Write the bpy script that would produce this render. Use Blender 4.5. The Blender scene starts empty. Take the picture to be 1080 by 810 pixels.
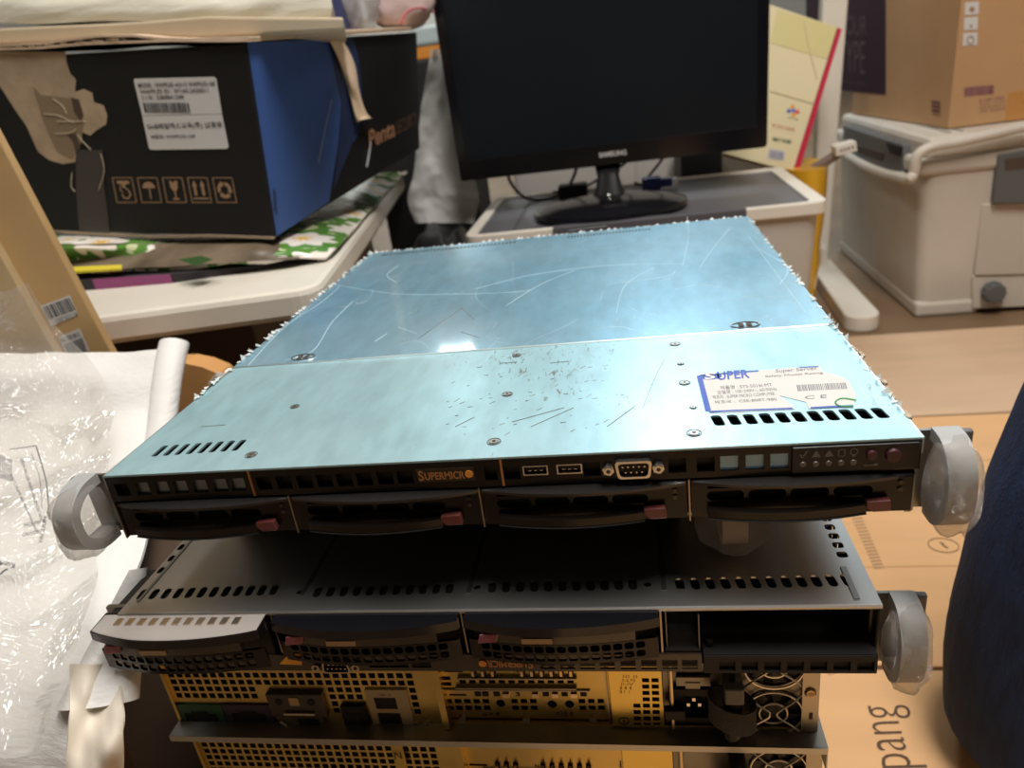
import bpy, bmesh, math, random
from math import sin, cos, pi, radians
from mathutils import Vector, Matrix, noise
from mathutils.geometry import delaunay_2d_cdt
random.seed(7)
SC = bpy.context.scene
COL = SC.collection

# ------------------------------------------------------------------ camera
CAM = Vector((0.0869, -0.3294, 0.635))
PITCH, ROLL, YAW, FPX = 0.4060, -0.1378, 0.1842, 773.12
MC = (Matrix.Rotation(YAW, 3, 'Z') @ Matrix.Rotation(pi/2-PITCH, 3, 'X') @ Matrix.Rotation(ROLL, 3, 'Z'))
cam_d = bpy.data.cameras.new('camera')
cam = bpy.data.objects.new('camera', cam_d)
COL.objects.link(cam)
cam.matrix_world = Matrix.Translation(CAM) @ MC.to_4x4()
cam_d.sensor_width = 36
cam_d.lens = FPX/1080*36
cam_d.clip_start = .01
cam_d.dof.use_dof = True
cam_d.dof.focus_distance = .43
cam_d.dof.aperture_fstop = 9.0
SC.camera = cam

# measuring helpers: where a line of sight meets a real plane
def ray(u, v):
    return MC @ Vector(((u-540)/FPX, -(v-405)/FPX, -1))
def pz(u, v, z):
    d = ray(u, v); return CAM + d*((z-CAM.z)/d.z)
def py(u, v, y):
    d = ray(u, v); return CAM + d*((y-CAM.y)/d.y)
def px_(u, v, x):
    d = ray(u, v); return CAM + d*((x-CAM.x)/d.x)
class Plane:
    """a real plane; p(u,v,off) gives a point on it, off metres in front"""
    def __init__(s, a, b, c):
        s.o = a.copy(); s.n = (b-a).cross(c-a).normalized()
        if s.n.dot(CAM-a) < 0: s.n = -s.n
    def p(s, u, v, off=0):
        d = ray(u, v); o = s.o + s.n*off
        return CAM + d*((o-CAM).dot(s.n)/d.dot(s.n))

# ------------------------------------------------------------------ materials
MATS = {}
def M(name, col=(.5, .5, .5), rough=.5, metal=0., bump=0., bscale=60., var=0., vscale=8., coat=0., stretch=None, spec=None, alpha=None, trans=0.):
    if name in MATS: return MATS[name]
    m = bpy.data.materials.new(name); m.use_nodes = True
    nt = m.node_tree; N = nt.nodes; Lk = nt.links
    b = N['Principled BSDF']
    b.inputs['Base Color'].default_value = (*col, 1)
    b.inputs['Roughness'].default_value = rough
    b.inputs['Metallic'].default_value = metal
    b.inputs['Coat Weight'].default_value = coat
    if spec is not None: b.inputs['Specular IOR Level'].default_value = spec
    if alpha is not None: b.inputs['Alpha'].default_value = alpha
    if trans: b.inputs['Transmission Weight'].default_value = trans
    tc = N.new('ShaderNodeTexCoord'); mp = N.new('ShaderNodeMapping')
    Lk.new(tc.outputs['Object'], mp.inputs[0])
    if stretch: mp.inputs['Scale'].default_value = stretch
    if var > 0:
        t = N.new('ShaderNodeTexNoise'); t.inputs['Scale'].default_value = vscale; t.inputs['Detail'].default_value = 5
        Lk.new(mp.outputs[0], t.inputs['Vector'])
        r = N.new('ShaderNodeValToRGB')
        r.color_ramp.elements[0].position = .3; r.color_ramp.elements[1].position = .7
        r.color_ramp.elements[0].color = (*[max(0, c*(1-var)) for c in col], 1)
        r.color_ramp.elements[1].color = (*[min(1, c*(1+var)) for c in col], 1)
        Lk.new(t.outputs['Fac'], r.inputs[0]); Lk.new(r.outputs[0], b.inputs['Base Color'])
    if bump > 0:
        t = N.new('ShaderNodeTexNoise'); t.inputs['Scale'].default_value = bscale; t.inputs['Detail'].default_value = 6
        Lk.new(mp.outputs[0], t.inputs['Vector'])
        bp = N.new('ShaderNodeBump'); bp.inputs['Strength'].default_value = bump; bp.inputs['Distance'].default_value = .002
        Lk.new(t.outputs['Fac'], bp.inputs['Height']); Lk.new(bp.outputs[0], b.inputs['Normal'])
    MATS[name] = m
    return m

def plastic_film(name, tint=(.9, .9, .9), milk=.25, rough=.12, crinkle=.6, cscale=14., gloss=.35):
    """thin clear film: see-through, a little milky, crinkled and glossy"""
    m = bpy.data.materials.new(name); m.use_nodes = True
    nt = m.node_tree; N = nt.nodes; Lk = nt.links
    N.clear()
    out = N.new('ShaderNodeOutputMaterial')
    tr = N.new('ShaderNodeBsdfTransparent'); tr.inputs[0].default_value = (*tint, 1)
    di = N.new('ShaderNodeBsdfDiffuse'); di.inputs[0].default_value = (*tint, 1)
    gl = N.new('ShaderNodeBsdfGlossy'); gl.inputs['Roughness'].default_value = rough
    tc = N.new('ShaderNodeTexCoord')
    t = N.new('ShaderNodeTexNoise'); t.inputs['Scale'].default_value = cscale; t.inputs['Detail'].default_value = 2.5; t.inputs['Distortion'].default_value = 1.2
    v = N.new('ShaderNodeTexVoronoi'); v.feature = 'DISTANCE_TO_EDGE'; v.inputs['Scale'].default_value = cscale*1.3
    mx = N.new('ShaderNodeMixRGB'); mx.inputs[0].default_value = .35
    Lk.new(tc.outputs['Object'], t.inputs['Vector'])
    ad = N.new('ShaderNodeVectorMath'); ad.operation = 'ADD'
    Lk.new(tc.outputs['Object'], ad.inputs[0]); Lk.new(t.outputs['Color'], ad.inputs[1])
    Lk.new(ad.outputs[0], v.inputs['Vector'])
    Lk.new(t.outputs['Fac'], mx.inputs[1]); Lk.new(v.outputs['Distance'], mx.inputs[2])
    bp = N.new('ShaderNodeBump'); bp.inputs['Strength'].default_value = crinkle; bp.inputs['Distance'].default_value = .02
    Lk.new(mx.outputs[0], bp.inputs['Height'])
    Lk.new(bp.outputs[0], gl.inputs['Normal'])
    m1 = N.new('ShaderNodeMixShader'); m1.inputs[0].default_value = milk
    Lk.new(tr.outputs[0], m1.inputs[1]); Lk.new(di.outputs[0], m1.inputs[2])
    lw = N.new('ShaderNodeLayerWeight'); lw.inputs[0].default_value = gloss
    m2 = N.new('ShaderNodeMixShader')
    fm = N.new('ShaderNodeMath'); fm.operation = 'MULTIPLY_ADD'; fm.inputs[1].default_value = .55; fm.inputs[2].default_value = .06
    fc = N.new('ShaderNodeMath'); fc.operation = 'MINIMUM'; fc.inputs[1].default_value = .32
    Lk.new(lw.outputs['Fresnel'], fm.inputs[0]); Lk.new(fm.outputs[0], fc.inputs[0]); Lk.new(fc.outputs[0], m2.inputs[0]); Lk.new(m1.outputs[0], m2.inputs[1]); Lk.new(gl.outputs[0], m2.inputs[2])
    Lk.new(m2.outputs[0], out.inputs[0])
    MATS[name] = m
    return m

# ------------------------------------------------------------------ mesh helpers
def link(name, me, mat=None, parent=None, smooth=False):
    if mat is not None and not me.materials:
        me.materials.append(mat)
    o = bpy.data.objects.new(name, me); COL.objects.link(o)
    if parent is not None:
        o.parent = parent
        if parent.type == 'EMPTY': o.matrix_parent_inverse = parent.matrix_basis.inverted()
    if smooth:
        for p in me.polygons: p.use_smooth = True
    return o
def obj(name, bm, mat, parent=None, smooth=False, bevel=0, angle=35):
    me = bpy.data.meshes.new(name)
    bmesh.ops.recalc_face_normals(bm, faces=bm.faces)
    bm.to_mesh(me); bm.free()
    o = link(name, me, mat, parent, smooth)
    if smooth:
        try: me.set_sharp_from_angle(angle=radians(angle))
        except Exception: pass
    if bevel:
        b = o.modifiers.new('bevel', 'BEVEL'); b.width = bevel; b.segments = 2; b.limit_method = 'ANGLE'; b.angle_limit = radians(40)
    return o
def tag(o, label, cat=None, group=None, kind=None):
    if label: o['label'] = label
    if cat: o['category'] = cat
    if group: o['group'] = group
    if kind: o['kind'] = kind
    return o
def empty(name, loc=(0, 0, 0), rz=0, label=None, cat=None, group=None):
    o = bpy.data.objects.new(name, None); COL.objects.link(o)
    o.location = loc; o.rotation_euler = (0, 0, rz); o.empty_display_size = .02
    return tag(o, label, cat, group)
def nb(): return bmesh.new()
def box(bm, a, b, mat=None):
    (x0, y0, z0), (x1, y1, z1) = a, b
    vs = [bm.verts.new((x, y, z)) for x in (x0, x1) for y in (y0, y1) for z in (z0, z1)]
    if mat is not None:
        for v in vs: v.co = mat @ v.co
    for f in ((0, 1, 3, 2), (4, 6, 7, 5), (0, 4, 5, 1), (2, 3, 7, 6), (0, 2, 6, 4), (1, 5, 7, 3)):
        bm.faces.new([vs[i] for i in f])
    return bm
def hexa(bm, c):
    """c: 8 corners, bottom four then top four, same order round"""
    vs = [bm.verts.new(p) for p in c]
    for f in ((0, 1, 2, 3), (4, 7, 6, 5), (0, 4, 5, 1), (1, 5, 6, 2), (2, 6, 7, 3), (3, 7, 4, 0)):
        bm.faces.new([vs[i] for i in f])
    return bm
def prism(bm, pts, vec):
    """extrude a 3-D polygon by vec"""
    vec = Vector(vec)
    a = [bm.verts.new(p) for p in pts]; b = [bm.verts.new(Vector(p)+vec) for p in pts]
    n = len(a)
    bm.faces.new(a); bm.faces.new(b[::-1])
    for i in range(n): bm.faces.new((a[i], b[i], b[(i+1) % n], a[(i+1) % n]))
    return bm
def cyl(bm, a, b, r, r2=None, n=20, caps=True):
    a, b = Vector(a), Vector(b); r2 = r if r2 is None else r2
    d = (b-a).normalized(); t = d.orthogonal().normalized(); s = d.cross(t)
    A = [bm.verts.new(a+(t*cos(2*pi*i/n)+s*sin(2*pi*i/n))*r) for i in range(n)]
    B = [bm.verts.new(b+(t*cos(2*pi*i/n)+s*sin(2*pi*i/n))*r2) for i in range(n)]
    for i in range(n): bm.faces.new((A[i], A[(i+1) % n], B[(i+1) % n], B[i]))
    if caps: bm.faces.new(A[::-1]); bm.faces.new(B)
    return bm
def tube(bm, pts, r, n=8, closed=False, section=None):
    """sweep a circle (or a list of 2-D section points) along a polyline"""
    P = [Vector(p) for p in pts]; m = len(P)
    rings = []; up = None
    for i in range(m):
        if closed: d = P[(i+1) % m]-P[i-1]
        else: d = P[min(i+1, m-1)]-P[max(i-1, 0)]
        d.normalize()
        if up is None: up = d.orthogonal().normalized()
        up = (up-d*up.dot(d)).normalized(); s = d.cross(up)
        rr = r[i] if isinstance(r, (list, tuple)) else r
        rings.append([bm.verts.new(P[i]+(up*cos(2*pi*k/n)+s*sin(2*pi*k/n))*rr) for k in range(n)])
    for i in range(m if closed else m-1):
        A, B = rings[i], rings[(i+1) % m]
        for k in range(n): bm.faces.new((A[k], A[(k+1) % n], B[(k+1) % n], B[k]))
    if not closed: bm.faces.new(rings[0][::-1]); bm.faces.new(rings[-1])
    return bm
def band(bm, pts, wdir, w, t):
    """flat strip of width w (along wdir) and thickness t along a polyline"""
    P = [Vector(p) for p in pts]; m = len(P); W = Vector(wdir).normalized(); R = []
    for i in range(m):
        d = (P[min(i+1, m-1)]-P[max(i-1, 0)]).normalized(); n = d.cross(W).normalized()
        R.append([bm.verts.new(P[i]+W*a*w/2+n*b*t/2) for a, b in ((-1, -1), (1, -1), (1, 1), (-1, 1))])
    for i in range(m-1):
        for k in range(4): bm.faces.new((R[i][k], R[i][(k+1) % 4], R[i+1][(k+1) % 4], R[i+1][k]))
    bm.faces.new(R[0][::-1]); bm.faces.new(R[-1])
    return bm
def spline(pts, k=6, closed=False):
    P = [Vector(p) for p in pts]; n = len(P); out = []
    for i in range(n if closed else n-1):
        if closed: a, b, c, d = P[i-1], P[i], P[(i+1) % n], P[(i+2) % n]
        else: a, b, c, d = P[max(i-1, 0)], P[i], P[i+1], P[min(i+2, n-1)]
        for j in range(k):
            t = j/k
            out.append(.5*((2*b)+(c-a)*t+(2*a-5*b+4*c-d)*t*t+(3*b-a-3*c+d)*t**3))
    if not closed: out.append(P[-1])
    return out
def loft(bm, rings, caps=True):
    R = [[bm.verts.new(p) for p in r] for r in rings]
    for A, B in zip(R, R[1:]):
        n = len(A)
        for k in range(n): bm.faces.new((A[k], A[(k+1) % n], B[(k+1) % n], B[k]))
    if caps: bm.faces.new(R[0][::-1]); bm.faces.new(R[-1])
    return bm
def thicken(bm, t):
    bmesh.ops.recalc_face_normals(bm, faces=bm.faces); bm.normal_update()
    vs = bm.verts[:]; fs = bm.faces[:]; es = [e for e in bm.edges if len(e.link_faces) == 1]
    nv = {v: bm.verts.new(v.co-v.normal*t) for v in vs}
    side = []
    for e in es:
        lp = e.link_loops[0]; a, c = lp.vert, lp.link_loop_next.vert; side.append((c, a))
    for f in fs: bm.faces.new([nv[v] for v in reversed(f.verts)])
    for c, a in side: bm.faces.new((c, a, nv[a], nv[c]))
def sheet(bm, rows, thick=0, kx=5, ky=5, disp=None):
    """smooth surface through a grid of points; optional displacement function"""
    rr = [spline(r, kx) for r in rows]
    cols = list(zip(*rr)); cols = [spline(c, ky) for c in cols]
    G = [list(r) for r in zip(*cols)]
    if disp:
        for r in G:
            for i, p in enumerate(r): r[i] = p+disp(p)
    V = [[bm.verts.new(p) for p in r] for r in G]
    top = []
    for i in range(len(V)-1):
        for j in range(len(V[0])-1):
            top.append(bm.faces.new((V[i][j], V[i][j+1], V[i+1][j+1], V[i+1][j])))
    if thick:
        thicken(bm, thick)
    return bm
def inside(p, poly):
    x, y = p; r = False; j = len(poly)-1
    for i in range(len(poly)):
        xi, yi = poly[i]; xj, yj = poly[j]
        if (yi > y) != (yj > y) and x < (xj-xi)*(y-yi)/(yj-yi)+xi: r = not r
        j = i
    return r
def perf(bm, outline, holes, t, to3, depth):
    """plate with real holes. outline/holes: 2-D loops; to3 maps (x,y)->point; depth: vector of thickness"""
    S = 1000.
    loops = [outline]+holes
    vs = []; es = []
    for lp in loops:
        b = len(vs)
        vs += [Vector((p[0]*S, p[1]*S)) for p in lp]
        es += [(b+i, b+(i+1) % len(lp)) for i in range(len(lp))]
    ov, oe, of, *_ = delaunay_2d_cdt(vs, es, [], 0, 1e-5)
    boxes = [(min(p[0] for p in h), max(p[0] for p in h), min(p[1] for p in h), max(p[1] for p in h), h) for h in holes]
    keep = []
    for f in of:
        c = (sum(ov[i].x for i in f)/len(f)/S, sum(ov[i].y for i in f)/len(f)/S)
        if not inside(c, outline): continue
        if any(x0 < c[0] < x1 and y0 < c[1] < y1 and inside(c, h) for x0, x1, y0, y1, h in boxes): continue
        keep.append(f)
    D = Vector(depth)*t
    A = [bm.verts.new(to3(v.x/S, v.y/S)) for v in ov]; B = [bm.verts.new(a.co+D) for a in A]
    cnt = {}
    for f in keep:
        bm.faces.new([A[i] for i in f]); bm.faces.new([B[i] for i in f][::-1])
        for i in range(len(f)):
            e = (f[i], f[(i+1) % len(f)]); k = tuple(sorted(e)); cnt.setdefault(k, []).append(e)
    for k, l in cnt.items():
        if len(l) == 1:
            i, j = l[0]; bm.faces.new((A[j], A[i], B[i], B[j]))
    for v in A+B:
        if not v.link_faces: bm.verts.remove(v)
    return bm
def R2(x0, y0, x1, y1): return [(x0, y0), (x1, y0), (x1, y1), (x0, y1)]
def RR(cx, cy, w, h, r=None, n=4, sk=0):
    r = min(w, h)/2*.98 if r is None else r
    o = []
    for sx, sy, a0 in ((1, 1, 0), (-1, 1, 90), (-1, -1, 180), (1, -1, 270)):
        for i in range(n+1):
            a = radians(a0+90*i/n)
            X = sx*(w/2-r)+r*cos(a); Y = sy*(h/2-r)+r*sin(a)
            o.append((cx+X+sk*Y, cy+Y))
    return o
def CR(cx, cy, r, n=16, ry=None): return [(cx+r*cos(2*pi*i/n), cy+(ry or r)*sin(2*pi*i/n)) for i in range(n)]
def poly(bm, pts):
    bm.faces.new([bm.verts.new(p) for p in pts]); return bm

_fonts = {}
def text_mesh(s, bold=0.0):
    cu = bpy.data.curves.new('t', 'FONT'); cu.body = s; cu.size = 1; cu.offset = bold; cu.resolution_u = 3
    o = bpy.data.objects.new('t', cu); COL.objects.link(o)
    dg = bpy.context.evaluated_depsgraph_get(); dg.update()
    me = bpy.data.meshes.new_from_object(o.evaluated_get(dg))
    bpy.data.objects.remove(o); bpy.data.curves.remove(cu)
    return me
def lettering(name, s, mat, A, B, C, parent=None, bold=0.0, join=None):
    """text whose ink box has bottom-left A, bottom-right B, top-left C (points in the parent's space)"""
    me = text_mesh(s, bold)
    if not me.vertices: return None
    xs = [v.co.x for v in me.vertices]; ys = [v.co.y for v in me.vertices]
    x0, x1, y0, y1 = min(xs), max(xs), min(ys), max(ys)
    for v in me.vertices:
        a = (v.co.x-x0)/(x1-x0); b = (v.co.y-y0)/max(1e-6, y1-y0)
        v.co = A+(B-A)*a+(C-A)*b
    if join is not None:
        join.from_mesh(me); bpy.data.meshes.remove(me); return None
    me.name = name
    return link(name, me, mat, parent)
def copy_tree(o, parent=None):
    c = o.copy(); COL.objects.link(c)
    if parent is not None:
        c.parent = parent; c.matrix_parent_inverse = o.matrix_parent_inverse.copy()
    for ch in list(o.children): copy_tree(ch, c)
    return c
def rn(a, b): return random.uniform(a, b)

# ------------------------------------------------------------------ common materials
BLK = M('black_plastic', (.008, .008, .009), .3, spec=.35)
BLKM = M('black_matte', (.009, .008, .008), .6, spec=.3)
BLKG = M('black_gloss', (.006, .006, .008), .16, spec=.45)
ZINC = M('amber_reflect_zinc', (.56, .43, .155), .32, 1., var=.30, vscale=7, bump=.08, bscale=40)  # yellow tint paints in the amber reflection of the floor card
ZINCD = M('dull_zinc_lip', (.42, .42, .40), .42, 1., var=.15, vscale=14)
STEEL = M('bright_steel', (.72, .72, .70), .25, 1.)
DARKIN = M('chassis_inside', (.006, .006, .006), .8)
BUTTON = M('maroon_button', (.13, .035, .033), .35)
CARD = M('corrugated_card', (.53, .305, .135), .8, bump=.25, bscale=35, var=.10, vscale=5, stretch=(1, 3, 1))
CARD2 = M('floor_card', (.72, .43, .21), .82, bump=.25, bscale=12, var=.07, vscale=3, stretch=(1, 6, 1))
INKB = M('brown_black_ink', (.07, .045, .03), .8)
WHITEP = M('white_plastic', (.72, .68, .60), .42, var=.06, vscale=6)
PAPER = M('label_paper', (.60, .585, .57), .6, spec=.25)
INK = M('black_ink', (.02, .02, .025), .6)

# ================================================================== ROOM
def struct(name, bm, mat):
    o = obj(name, bm, mat); o['kind'] = 'structure'; return o
FLM = M('floor_linoleum', (.20, .125, .07), .5, var=.25, vscale=4, bump=.1, bscale=20)
WALLM = M('wall_paint', (.50, .48, .44), .8, bump=.1, bscale=50)
CEILM = M('ceiling_paint', (.75, .74, .70), .85)
X0, X1, Y0, Y1, ZC = -3.2, 3.4, -3.0, 7.8, 2.5
struct('floor', box(nb(), (X0, Y0, -.08), (X1, Y1, 0)), FLM)
struct('ceiling', box(nb(), (X0, Y0, ZC), (X1, Y1, ZC+.08)), CEILM)
struct('wall_left', box(nb(), (X0-.1, Y0, 0), (X0, Y1, ZC)), WALLM)
struct('wall_right', box(nb(), (X1, Y0, 0), (X1+.1, Y1, ZC)), WALLM)
struct('wall_back', box(nb(), (X0, Y1, 0), (X1, Y1+.1, ZC)), WALLM)
struct('wall_front', box(nb(), (X0, Y0-.1, 0), (X1, Y0, ZC)), M('wall_dark_unseen', (.10, .075, .055), .7, bump=.1))  # unseen wall, coloured dark to keep reflections off the black fronts

def area(name, loc, sx, sy, power, col=(1, .95, .88)):
    l = bpy.data.lights.new(name, 'AREA'); l.shape = 'RECTANGLE'; l.size = sx; l.size_y = sy
    l.energy = power; l.color = col
    o = bpy.data.objects.new(name, l); COL.objects.link(o); o.location = loc
    return o
HOUS = M('lamp_housing', (.8, .8, .8), .4)
def ceiling_lamp(loc, sx, sy, power, col, label, rz=0):
    r = empty('ceiling_lamp', (loc[0], loc[1], ZC-.07), 0, label, 'ceiling light', 'ceiling lamps out of view')
    b = nb(); mt = Matrix.Translation((loc[0], loc[1], ZC-.07)) @ Matrix.Rotation(rz, 4, 'Z'); box(b, (-sx/2-.02, -sy/2-.02, .0), (sx/2+.02, sy/2+.02, .069), mt); obj('housing', b, HOUS, r, bevel=.004)
    area('lamp_light', (loc[0], loc[1], ZC-.075), sx, sy, power, col).rotation_euler = (0, 0, rz)
# ceiling_lamp calls are further down, by the exposure

# ================================================================== TOP SERVER
def lid_material(name, base, rough, film):
    m = bpy.data.materials.new(name); m.use_nodes = True
    nt = m.node_tree; N = nt.nodes; Lk = nt.links; b = N['Principled BSDF']
    tc = N.new('ShaderNodeTexCoord')
    def noi(scale, detail=4, dist=0., vec=None, rot=0, st=(1, 1, 1)):
        mp = N.new('ShaderNodeMapping'); mp.inputs['Scale'].default_value = st; mp.inputs['Rotation'].default_value = (0, 0, rot)
        Lk.new(tc.outputs['Object'], mp.inputs[0])
        t = N.new('ShaderNodeTexNoise'); t.inputs['Scale'].default_value = scale; t.inputs['Detail'].default_value = detail; t.inputs['Distortion'].default_value = dist
        Lk.new(mp.outputs[0], t.inputs['Vector']); return t.outputs['Fac']
    def math_(op, a, bb=None, c=None):
        n = N.new('ShaderNodeMath'); n.operation = op
        for i, x in enumerate((a, bb, c)):
            if x is None: continue
            if isinstance(x, (int, float)): n.inputs[i].default_value = x
            else: Lk.new(x, n.inputs[i])
        return n.outputs[0]
    def ramp(f, p0, p1):
        n = N.new('ShaderNodeMapRange'); n.clamp = True
        n.inputs['From Min'].default_value = p0; n.inputs['From Max'].default_value = p1
        Lk.new(f, n.inputs['Value']); return n.outputs[0]
    def mix(f, a, bb):
        n = N.new('ShaderNodeMixRGB')
        if isinstance(f, float): n.inputs[0].default_value = f
        else: Lk.new(f, n.inputs[0])
        for i, x in ((1, a), (2, bb)):
            if isinstance(x, tuple): n.inputs[i].default_value = (*x, 1)
            else: Lk.new(x, n.inputs[i])
        return n.outputs[0]
    # zinc spangle: fine mottling
    sp = noi(90, 6, 0, None, 0, (1, .35, 1))
    col = mix(ramp(sp, .3, .7), tuple(c*.86 for c in base), tuple(min(1, c*1.10) for c in base))
    big = noi(5, 3)
    col = mix(ramp(big, .35, .75), col, mix(.35, col, (.62, .74, .78)))
    def scratches(scale, dist, width, rot, st, gate, gscale):
        r = noi(scale, 1.5, dist, None, rot, st)
        line = math_('SUBTRACT', 1.0, ramp(math_('ABSOLUTE', math_('SUBTRACT', r, .5)), 0., width))
        g = ramp(noi(gscale, 3, .5, None, rot+1), gate, gate+.08)
        return math_('MULTIPLY', line, g)
    if film:
        s1 = scratches(8.3, 1.2, .0022, 2.5, (1, .5, 1), .52, 10)
        s2 = scratches(11, .8, .0022, 1.1, (1, .3, 1), .52, 12)
        s3 = scratches(26, 2.5, .007, .2, (1, 1, 1), .58, 16)
        s = math_('MAXIMUM', math_('MAXIMUM', s1, s2), s3)
        col = mix(math_('MULTIPLY', s, .75), col, (.78, .90, .96))
    else:
        s1 = scratches(8, .6, .003, .6, (1, .25, 1), .58, 10)
        col = mix(math_('MULTIPLY', s1, .6), col, (.80, .88, .90))
        # grime specks and rust dashes, patchy
        d = noi(330, 3, 1.2, None, .8, (1, .30, 1))
        g = ramp(noi(11, 3), .52, .62)
        sepx = N.new('ShaderNodeSeparateXYZ'); Lk.new(tc.outputs['Object'], sepx.inputs[0])
        dist = math_('ABSOLUTE', math_('SUBTRACT', sepx.outputs[0], .03))
        near = math_('SUBTRACT', 1.0, ramp(dist, .03, .10))
        edge = ramp(sepx.outputs[0], .188, .205)
        where = math_('MAXIMUM', near, edge)
        speck = math_('MULTIPLY', math_('MULTIPLY', ramp(d, .615, .66), g), where)
        col = mix(math_('MULTIPLY', speck, .8), col, (.16, .13, .11))
        s = s1
    Lk.new(col, b.inputs['Base Color'])
    b.inputs['Metallic'].default_value = .55
    rr = math_('ADD', rough, math_('MULTIPLY', big, .12)); Lk.new(rr, b.inputs['Roughness'])
    bp = N.new('ShaderNodeBump'); bp.inputs['Strength'].default_value = .15; bp.inputs['Distance'].default_value = .0005
    Lk.new(math_('ADD', math_('MULTIPLY', s, -1.0), math_('MULTIPLY', noi(30 if film else 60, 3), .4)), bp.inputs['Height'])
    Lk.new(bp.outputs[0], b.inputs['Normal'])
    return m
LIDF = lid_material('blue_zinc_lid', (.40, .66, .74), .30, False)
LIDR = lid_material('blue_film_lid', (.26, .52, .68), .26, True)
LIDR.node_tree.nodes['Principled BSDF'].inputs['Coat Weight'].default_value = .5
LIDR.node_tree.nodes['Principled BSDF'].inputs['Coat Roughness'].default_value = .07
SCREWM = M('screw_steel', (.55, .55, .52), .35, 1.)

TZ = .45
srv = empty('rack_server', (0, .25, .4065), 0,
            'thin rack server with scratched pale blue lid and black front, topmost of the stack', 'server', 'rack servers in the stack')
b = nb()   # tub: bottom, sides, back
box(b, (-.2165, .004, .407), (.2165, .513, .409))
box(b, (-.2185, .002, .407), (-.2165, .513, .4488)); box(b, (.2165, .002, .407), (.2185, .513, .4488))
box(b, (-.2165, .511, .409), (.2165, .513, .4488))
obj('chassis', b, M('chassis_steel', (.30, .31, .32), .4, 1., var=.1), srv)
b = nb(); box(b, (-.214, .012, .410), (.214, .505, .432)); obj('inner_bay', b, DARKIN, srv)
# front lid with vent slots
holes = []
for i in range(9):
    t = i/8; u = 156.5+(252-156.5)*t; v = 476.5+(469.5-476.5)*t
    p = pz(u, v, TZ)
    if i: holes.append(RR(p.x, p.y, .0042, .0135, .0016))
for i in range(11):
    t = i/10; p = pz(757+(928-757)*t, 443.5-(443.5-435.5)*t, TZ)
    holes.append(RR(p.x, p.y, .0056, .0120, .0018, sk=-.12))
b = nb(); perf(b, R2(-.2185, -.0005, .2185, .1605), holes, .0012, lambda x, y: Vector((x, y, TZ)), (0, 0, -1))
obj('front_lid', b, LIDF, srv)
b = nb()
box(b, (-.2188, .1585, .4492), (.2188, .5135, .4506))
obj('rear_lid', b, LIDR, srv)
b = nb()   # folded rim along the seam and the side lips
tube(b, [(-.219, .1583, .4502), (.219, .1583, .4502)], .0008, 6)
box(b, (-.2196, .0, .441), (-.2186, .513, .4497)); box(b, (.2186, .0, .441), (.2196, .513, .4497))
obj('lid_rim', b, M('rim_steel', (.62, .72, .74), .3, 1.), srv)
# perforation rows along the rear edge of the rear lid
b = nb()
for i in range(36):
    x = -.20+i*.0045
    for y in (.492,): box(b, (x, y, .4506), (x+.0022, y+.010, .4508))
for i in range(26):
    x = .02+i*.0036; box(b, (x, .492, .4506), (x+.0017, .501, .4508))
tag(obj('rear_vents', b, M('vent_shadow', (.04, .06, .07), .6), srv), None, kind='stuff')
# countersunk screws
for (u, v, r) in ((521, 466, .0030), (732, 457, .0030), (535, 416, .0026), (545, 375, .0024), (712, 363, .0028), (722, 404, .0026), (265, 480, .0028), (311, 429, .0024), (718, 384, .0016), (731, 430, .0014)):
    p = pz(u, v, TZ); b = nb()
    cyl(b, (p.x, p.y, .4499), (p.x, p.y, .4506), r, r*.85, 20)
    s = obj('screw', b, SCREWM, srv, True)
    b = nb(); cyl(b, (p.x, p.y, .4505), (p.x, p.y, .45075), r*.38, r*.38, 6); obj('hex_recess', b, INKB, s)
    b = nb(); tube(b, [(p.x+r*1.25*cos(a), p.y+r*1.25*sin(a), .4502) for a in [2*pi*k/20 for k in range(20)]], .00028, 4, True); obj('worn_ring', b, M('ring_dark', (.12, .13, .13), .5), s)
# oval finger latches stamped in the lid by the seam
for (u, v) in ((320, 377), (786, 343)):
    p = pz(u, v, .4506); b = nb()
    ring = [(p.x+.0095*cos(a), p.y+.0058*sin(a), .4508) for a in [2*pi*k/24 for k in range(24)]]
    tube(b, ring, .0007, 5, True)
    s = obj('stamped_latch', b, M('latch_rim', (.65, .72, .74), .3, 1.), srv, True)
    b = nb()
    box(b, (p.x-.0045, p.y-.003, .4506), (p.x-.0012, p.y+.003, .4512)); box(b, (p.x+.001, p.y-.003, .4506), (p.x+.0042, p.y+.003, .4512)); obj('catch', b, INKB, s)
# frayed clear film along the lid edges
FRAY = M('frayed_film', (.80, .86, .86), .35, alpha=.75)
b = nb()
for side in (-1, 1):
    y = .03 if side > 0 else .10
    while y < .505:
        if rn(0, 1) < (.6 if side < 0 else .45):
            w = rn(.0004, .0016)*(2.2 if rn(0, 1) < .10 else 1.); l = rn(.003, .010)*(1 if side < 0 else .6); x = side*.2188; z = .4508+rn(0, .001)
            prism(b, [(x-side*rn(.001, .005), y, z), (x+side*w*rn(.2, .9), y+l*rn(0, .4), z+rn(-.002, .002)), (x+side*w, y+l*.5, z+rn(-.002, .003)), (x-side*.001, y+l, z)], (0, 0, .0003))
        y += rn(.002, .007)
x = -.215
while x < .21:
    w = rn(.002, .006); prism(b, [(x, .511, .4508), (x+w, .511, .4508), (x+w*.6, .514+rn(.0, .005), .4505+rn(-.001, .002))], (0, 0, .0003)); x += rn(.003, .010)
obj('frayed_film', b, FRAY, srv)
b = nb()
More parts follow.
